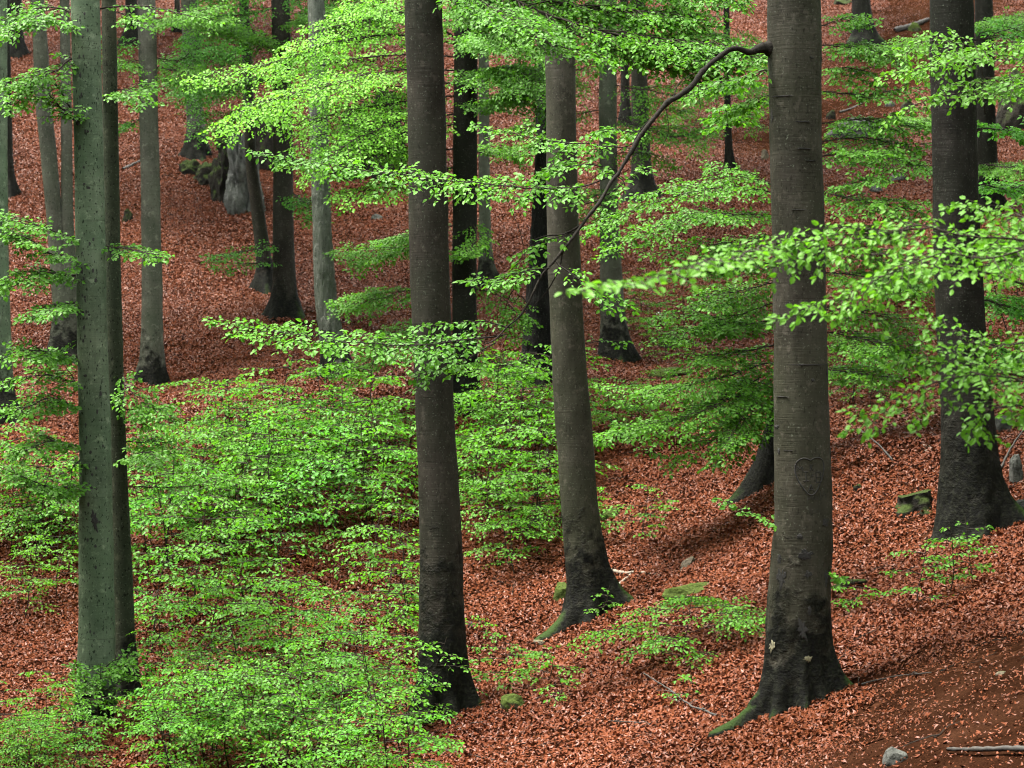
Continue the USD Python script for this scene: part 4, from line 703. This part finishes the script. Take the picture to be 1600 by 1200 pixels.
rock(1335, 200, 40, 12, 'dark', 'dark rock lying on top of the long flat pale rock', seed=13)
rock(1300, 188, 18, 12, 'dark', 'small dark rock above the flat pale rock', seed=14)
rock(1390, 168, 20, 7, 'grey', 'grey stone up the slope above the flat pale rock', seed=15)
rock(1420, 175, 24, 12, 'dark', 'dark stone beside the thick right beech, high on the slope', seed=16)
rock(1405, 285, 30, 10, 'grey', 'grey slab on the slope left of the thick right beech', seed=17)
rock(1370, 302, 24, 8, 'grey', 'low grey stone left of the grey slab', seed=18)
rock(1318, 10, 30, 10, 'dark', 'dark rock at the top edge left of the far dark beech', seed=19)
rock(1430, 50, 28, 10, 'mossy', 'mossy stone under the fallen log at the upper right', seed=20)
rock(1588, 760, 26, 34, 'grey', 'tall stone at the right edge behind the thick right beech', seed=21)
rock(1594, 802, 36, 16, 'grey', 'flat pale stone at the right edge beside the beech root', seed=22)
rock(1568, 678, 46, 18, 'grey', 'grey boulder behind the right side of the thick right beech', seed=23)
rock(197, 612, 24, 10, 'pale', 'pale stone left of the foot of the slim beech', seed=24)
rock(198, 350, 20, 14, 'dark', 'dark stone between the twin trunk and slim beech', seed=25)
rock(590, 345, 26, 7, 'grey', 'small grey stone on the red slope left of the central beech', seed=26)
rock(1340, 772, 18, 10, 'dark', 'small dark stone right behind the heart tree', seed=27)
rock(1195, 250, 14, 10, 'pale', 'small pale stone beside the left edge of the heart tree', seed=28)
rock(580, 505, 30, 8, 'mossy', 'mossy stone on the slope right of the pale furrowed trunk', seed=29)
rock(380, 335, 50, 84, 'face', 'steep grey rock face beside the thin leaning trunk', name='rock_outcrop', seed=31, depthscale=1.8, planes=10, boxy=0.12, rough=0.36, lean=-0.05)
rock(398, 340, 34, 40, 'face', 'lower grey rock at the foot of the steep rock face, behind the leaning trunk', name='rock_outcrop', seed=44, rough=0.3)
rock(348, 318, 44, 46, 'dark', 'dark cracked rock at the left of the grey rock face', name='rock_outcrop', seed=32, depthscale=1.6, planes=12, boxy=0.2, rough=0.3)
rock(325, 288, 60, 22, 'dark', 'low dark mossy ledge under the far beech with the spreading root', name='rock_outcrop', seed=33, rough=0.2)
rock(295, 275, 40, 16, 'dark', 'mossy stone at the left end of the dark ledge', name='rock_outcrop', seed=41, rough=0.2)
rock(366, 252, 70, 34, 'dark', 'flat dark capstone above the grey rock face', name='rock_outcrop', seed=42, boxy=0.5, rough=0.16)
rock(425, 268, 84, 62, 'dark', 'shadowed rock between the leaning trunk and the mossy footed beech', name='rock_outcrop', seed=34, boxy=0.5, rough=0.16)
rock(556, 284, 84, 70, 'dark', 'shadowed rock under the bright leaves, left half of the pair by the central beech', name='rock_outcrop', seed=35, boxy=0.5, rough=0.18)
rock(612, 285, 62, 82, 'dark', 'taller shadowed rock under the bright leaves, touching the central beech in the view', name='rock_outcrop', seed=43, boxy=0.5, rough=0.18)
rock(815, 160, 70, 30, 'dark', 'dark far rock between the central and the swept beech', name='rock_outcrop', seed=36, boxy=0.4, rough=0.18)
rock(1585, 205, 60, 55, 'dark', 'dark rock at the right edge behind the thick right beech', name='rock_outcrop', seed=37, boxy=0.4, rough=0.18)

def stump(px, py, wpx, hpx, label):
    g = on_ground(px, py); d = g[1]; w, h = wpx * d / FPX, hpx * d / FPX; r = np.random.default_rng(5); segs = 40; a = np.arange(segs) * 2 * np.pi / segs
    V = []
    for k, u in enumerate(np.linspace(-0.3, 1, 14)):
        q = 0.42 * w * (1 + 0.5 * math.exp(-max(u, 0) / 0.3)) * (1 + 0.22 * np.sin(5 * a + 0.6) * math.exp(-max(u, 0) / 0.5)); q = q + (meshkit.fbm(np.stack([np.cos(a) * 2, np.sin(a) * 2, 0 * a + u * 2], 1), 4, 3) - 0.5) * 0.25 * w
        z = h * u * (1 + 0.20 * np.cos(a) + 0.03 * np.sin(3 * a)) if u > 0 else np.full(segs, h * u)
        V.append(np.stack([g[0] + q * np.cos(a), g[1] + 0.1 + q * np.sin(a), g[2] + z], 1))
    for s in (0.75, 0.4): c = V[13].mean(0); V.append(c + (V[13] - c) * s - Z * 0.02)
    V = np.vstack(V); n = 16; i, j = np.meshgrid(np.arange(n - 1), np.arange(segs), indexing='ij'); k = (j + 1) % segs
    q = np.stack([i * segs + j, i * segs + k, (i + 1) * segs + k, (i + 1) * segs + j], -1).reshape(-1, 4); e = (n - 1) * segs
    f = np.vstack([q[:, [0, 1, 2]], q[:, [0, 2, 3]], [[e, e + x, e + x + 1] for x in range(1, segs - 1)]])
    solo('tree_stump', (V, f), ROCK['dark'], label, 'stump', smooth=40)
stump(1432, 800, 56, 28, 'mossy broken tree stump left of the thick right beech')

DEAD = M('dead_wood', {'g': ('geometry', {}), 'n': ('noise_texture', {'scale': 30.0, 'detail': 4}), 'r': ramp((0.3, (0.005, 0.004, 0.003)), (0.7, (0.018, 0.014, 0.010))), 'p': ('principled_bsdf', {'roughness': 0.8})}, [('g.position', 'n.vector'), ('n.fac', 'r.fac'), ('r.color', 'p.base_color')])
PALEWOOD = M('pale_wood', {'g': ('geometry', {}), 'n': ('noise_texture', {'scale': 30.0, 'detail': 4}), 'r': ramp((0.3, (0.06, 0.045, 0.032)), (0.7, (0.17, 0.135, 0.10))), 'p': ('principled_bsdf', {'roughness': 0.8})}, [('g.position', 'n.vector'), ('n.fac', 'r.fac'), ('r.color', 'p.base_color')])
def stick(pix, rpx, mat, label, name='fallen_branch', lift=0.02, cat='branch', twigs=0, rise=None):
    p = np.array([on_ground(*q) for q in pix]); rr = rpx * p[0, 1] / FPX; p[:, 2] += lift + rr * 0.6
    if rise is not None: p[:, 2] += np.linspace(0, rise, len(p))
    p = resample(p, 0.04); rg = np.random.default_rng(len(label)); p = p + np.cumsum(rg.normal(0, 0.003, p.shape), 0) * [1, 1, 0.5]
    ms = [tube(p, rr * np.linspace(1, 0.55, len(p)) * (1 + 0.15 * rg.normal(size=len(p)).clip(-1.5, 1.5)), 8)]
    for k in range(twigs):
        i = int(rg.uniform(0.2, 0.9) * (len(p) - 1)); t = unit(p[min(i + 1, len(p) - 1)] - p[max(i - 1, 0)]); d = unit(t + rg.normal(0, 0.6, 3) * [1, 1, 0.3] + Z * 0.15); q = p[i] + d * np.linspace(0, rg.uniform(0.1, 0.35), 5)[:, None] + rg.normal(0, 0.008, (5, 3)); ms.append(tube(q, np.linspace(rr * 0.5, 0.001, 5), 4))
    solo(name, join(ms), mat, label, cat, smooth=True)
stick([(1605, 1186), (1560, 1187), (1520, 1188), (1478, 1186)], 5, DEAD, 'dark exposed root across the path at the bottom right corner', name='exposed_root', cat='root', lift=0.05)
stick([(1135, 1128), (1080, 1118), (1040, 1095), (1005, 1080)], 2.0, DEAD, 'thin dead branch with twigs left of the heart tree root', twigs=6, rise=0.12)
stick([(1150, 1135), (1090, 1140), (1010, 1135), (900, 1128)], 1.2, DEAD, 'long thin dead twig lying below the heart tree root', twigs=7)
stick([(1300, 930), (1325, 920), (1352, 917)], 7, ROCK['dark'], 'mossy rotten log right behind the heart tree', name='fallen_log', cat='log')
stick([(1155, 768), (1172, 762), (1192, 755)], 2.2, PALEWOOD, 'pale stick lying before the black leaning trunk')
stick([(950, 892), (975, 898), (1000, 896), (1032, 902)], 3.2, PALEWOOD, 'pale bare root on the leaves right of the swept beech', name='exposed_root', cat='root', lift=0.0)
stick([(965, 918), (980, 905), (990, 897)], 3, PALEWOOD, 'short pale root branching towards the swept beech', name='exposed_root', cat='root', lift=0.0)
stick([(192, 268), (205, 262), (220, 254)], 3.0, DEAD, 'dark stick left of the slim beech on the red slope')
stick([(1398, 52), (1420, 46), (1452, 34)], 5, DEAD, 'dark fallen log high on the slope left of the right beech', name='fallen_log', cat='log')
stick([(1312, 178), (1330, 172), (1350, 162)], 2.0, DEAD, 'thin stick on the bare upper slope right of the heart tree')
stick([(1400, 730), (1385, 725), (1365, 718), (1342, 712)], 1.8, DEAD, 'arched dead twig standing out of the leaves right of the heart tree', rise=0.28)
stick([(1440, 700), (1452, 706), (1440, 712)], 3, PALEWOOD, 'pale broken stick on the leaves left of the right beech')
stick([(1295, 1085), (1340, 1075), (1400, 1062), (1460, 1055)], 1.6, DEAD, 'long twig from the heart tree foot towards the path', twigs=3)
stick([(690, 1130), (665, 1138), (640, 1150)], 2.0, PALEWOOD, 'pale twig lying at the foot of the central beech')
stick([(640, 1165), (720, 1180), (800, 1195)], 1.2, DEAD, 'thin twig on the leaves at the bottom edge below the central beech', twigs=3)
stick([(330, 262), (340, 275), (365, 285)], 2.0, DEAD, 'dark twig hanging on the ledge above the grey rock face', twigs=2)
stick([(1560, 745), (1580, 720), (1600, 705)], 2.2, DEAD, 'dead twig at the right edge beside the tall stone', rise=0.2)
PAPER = M('white_scrap', {'p': ('principled_bsdf', {'base_color': (0.75, 0.76, 0.78), 'roughness': 0.6})})
g = on_ground(1030, 496); v, f = rock_mesh(0.10, 0.08, 0.05, 900, planes=9, sub=2); solo('paper_scrap', (v + g + Z * 0.035, f), PAPER, 'small crumpled white scrap lying on the leaves of the middle slope', 'scrap')

# ------------------------------------------------------------------ carvings and scars on the bark
def tri_of(tree):
    out = []
    for c in tree.prim.GetChildren():
        if c.GetName().startswith('trunk'):
            m = UsdGeom.Mesh(c); out.append((np.array(m.GetPointsAttr().Get()) + tree.base)[np.array(m.GetFaceVertexIndicesAttr().Get()).reshape(-1, 3)])
    return np.vstack(out)
def hit(tris, px, py):
    d = unit(at(px, py, 1.0)); a, e1, e2 = tris[:, 0], tris[:, 1] - tris[:, 0], tris[:, 2] - tris[:, 0]
    h = np.cross(d, e2); det = (e1 * h).sum(1); det = np.where(np.abs(det) < 1e-12, 1e-12, det); s = -a; u = (s * h).sum(1) / det; q = np.cross(s, e1); w = (q * d).sum(1) / det; t = (e2 * q).sum(1) / det
    ok = (u >= -1e-6) & (w >= -1e-6) & (u + w <= 1 + 1e-6) & (t > 0); t = np.where(ok, t, 1e9); k = np.argmin(t)
    return d * t[k], -unit(np.cross(e1[k], e2[k])) * np.sign((np.cross(e1[k], e2[k]) * d).sum() + 1e-12)
SCAR = M('bark_scar', {'g': ('geometry', {}), 'n': ('noise_texture', {'scale': 70.0, 'detail': 3}), 'r': ramp((0.3, (0.004, 0.0035, 0.003)), (0.7, (0.010, 0.009, 0.007))), 'p': ('principled_bsdf', {'roughness': 0.9})}, [('g.position', 'n.vector'), ('n.fac', 'r.fac'), ('r.color', 'p.base_color')])
BARE = M('bare_wood', {'g': ('geometry', {}), 'n': ('noise_texture', {'scale': 40.0, 'detail': 3}), 'r': ramp((0.3, (0.02, 0.018, 0.010)), (0.6, (0.20, 0.18, 0.11))), 'p': ('principled_bsdf', {'roughness': 0.8})}, [('g.position', 'n.vector'), ('n.fac', 'r.fac'), ('r.color', 'p.base_color')])
ht = T['heart']; tris = tri_of(ht)
def carve(name, strokes, rad):
    ms = []
    for s in strokes:
        p = resample(np.array([(x, y, 0.0) for x, y in s]), 1.5)[:, :2]; ms.append(tube([hit(tris, x, y)[0] for x, y in p], rad, 6))
    ht.part(name, join(ms), SCAR, smooth=True)
zq = lambda *p: [(1180 + 0.15 * x, 640 + 0.15 * y) for x, y in p]
carve('carved_heart', [zq((572, 532), (545, 515), (505, 508), (465, 520), (430, 555), (415, 605), (421, 665), (445, 730), (490, 802), (540, 866), (576, 892)), zq((572, 532), (605, 512), (650, 500), (692, 518), (712, 570), (712, 640), (697, 710), (672, 780), (642, 842), (612, 880), (576, 892))], 0.0060)
carve('carved_letter', [zq((434, 640), (438, 590)), zq((438, 590), (464, 622)), zq((464, 622), (488, 590)), zq((488, 590), (496, 636))], 0.0040)
carve('carved_letter', [zq((574, 568), (573, 637)), zq((606, 568), (577, 604)), zq((580, 600), (604, 637))], 0.0040)
carve('carved_letter', [zq((526, 652), (532, 742)), zq((502, 652), (550, 650)), zq((502, 746), (560, 742))], 0.0040)
carve('carved_plus', [zq((570, 694), (614, 690)), zq((592, 666), (592, 716))], 0.0024)
carve('carved_letter', [zq((632, 650), (637, 760)), zq((632, 650), (684, 655)), zq((684, 655), (682, 702)), zq((682, 702), (634, 706)), zq((682, 702), (688, 752)), zq((688, 752), (637, 760))], 0.0038)
carve('carved_letter', [zq((550, 862), (582, 780)), zq((582, 780), (616, 864)), zq((562, 836), (606, 833))], 0.0040)
for s in ([zq((546, 952), (550, 902)), zq((550, 902), (566, 932)), zq((566, 932), (584, 898)), zq((584, 898), (594, 948))], [zq((600, 946), (614, 902)), zq((614, 902), (630, 946)), zq((605, 928), (625, 927))], [zq((634, 902), (640, 938)), zq((640, 938), (660, 938)), zq((660, 938), (663, 900))], [zq((680, 866), (682, 940))], [zq((692, 930), (720, 842)), zq((720, 842), (738, 930)), zq((702, 896), (732, 896))]):
    carve('carved_letter', s, 0.0022)
for x0 in (560, 595, 632, 668):
    carve('carved_letter', [zq((x0 + 20, 1040), (x0, 1052), (x0 + 4, 1074), (x0 + 22, 1080))], 0.002)
def scar(tree, tr, px, py, wpx, hpx, mat=SCAR, name='bark_scar', proud=0.004, seed=0, label=None):
    c, n = hit(tr, px, py); m = trimesh.creation.icosphere(3 if wpx > 6 else 2, 1.0); p = np.array(m.vertices); p *= (1 + (meshkit.fbm(p * 3.5 + 7 * seed, 3, seed)[:, None] - 0.5) * 1.9)
    if wpx > 6: a_ = np.arctan2(p[:, 1], p[:, 0]); p[:, :2] *= (0.35 + 1.25 * meshkit.noise(np.stack([np.cos(a_) * 2.6, np.sin(a_) * 2.6, 0 * a_ + seed * 1.7], 1), seed))[:, None]
    if (n * c).sum() > 0: n = -n
    b = unit(np.cross(Z, n)); u = np.cross(n, b); k = c[1] / FPX
    v = c + p[:, :1] * b * wpx * k / 2 + p[:, 1:2] * u * hpx * k / 2 + p[:, 2:] * n * proud
    tree.part(name, (v, np.array(m.faces)), mat, smooth=True, label=label)
for i, (x, y, w, h) in enumerate([(1222, 905, 12, 26), (1218, 872, 8, 14), (1258, 868, 20, 14), (1262, 898, 10, 10), (1254, 985, 12, 24), (1265, 955, 6, 12), (1291, 905, 7, 20), (1290, 815, 10, 12), (1250, 838, 9, 7), (1214, 667, 9, 5), (1270, 594, 5, 5), (1292, 580, 6, 14), (1217, 705, 5, 9), (1297, 706, 5, 16), (1206, 182, 7, 18), (1268, 90, 5, 3), (1284, 92, 5, 7), (1222, 150, 30, 1.6), (1254, 190, 22, 1.8), (1256, 232, 20, 2), (1268, 251, 14, 1.8), (1246, 328, 18, 1.3), (1265, 570, 54, 1.6), (1222, 620, 20, 1.5), (1230, 704, 18, 1.4)]):
    scar(ht, tris, x, y, w, h, seed=i)
scar(ht, tris, 1206, 1010, 10, 15, BARE, 'bare_wood_patch', 0.005, 3, 'pale yellow bare wood spot low on the left side'); scar(ht, tris, 1263, 1030, 13, 8, BARE, 'bare_wood_patch', 0.004, 9, 'pale yellow bare wood spot near the roots')
lt = T['left']; ltr = tri_of(lt); scar(lt, ltr, 148, 815, 8, 24, SCAR, 'knot_hole', 0.008, 4, 'black knot hole'); scar(lt, ltr, 122, 190, 10, 10, SCAR, 'bark_scar', 0.012, 5)
for i in range(60):
    y = R.uniform(20, 1000); scar(lt, ltr, 120 + 0.018 * y + abs(R.normal(0, 10)), y, R.uniform(2, 4), R.uniform(3, 7), SCAR, 'bark_scar', 0.002, i)
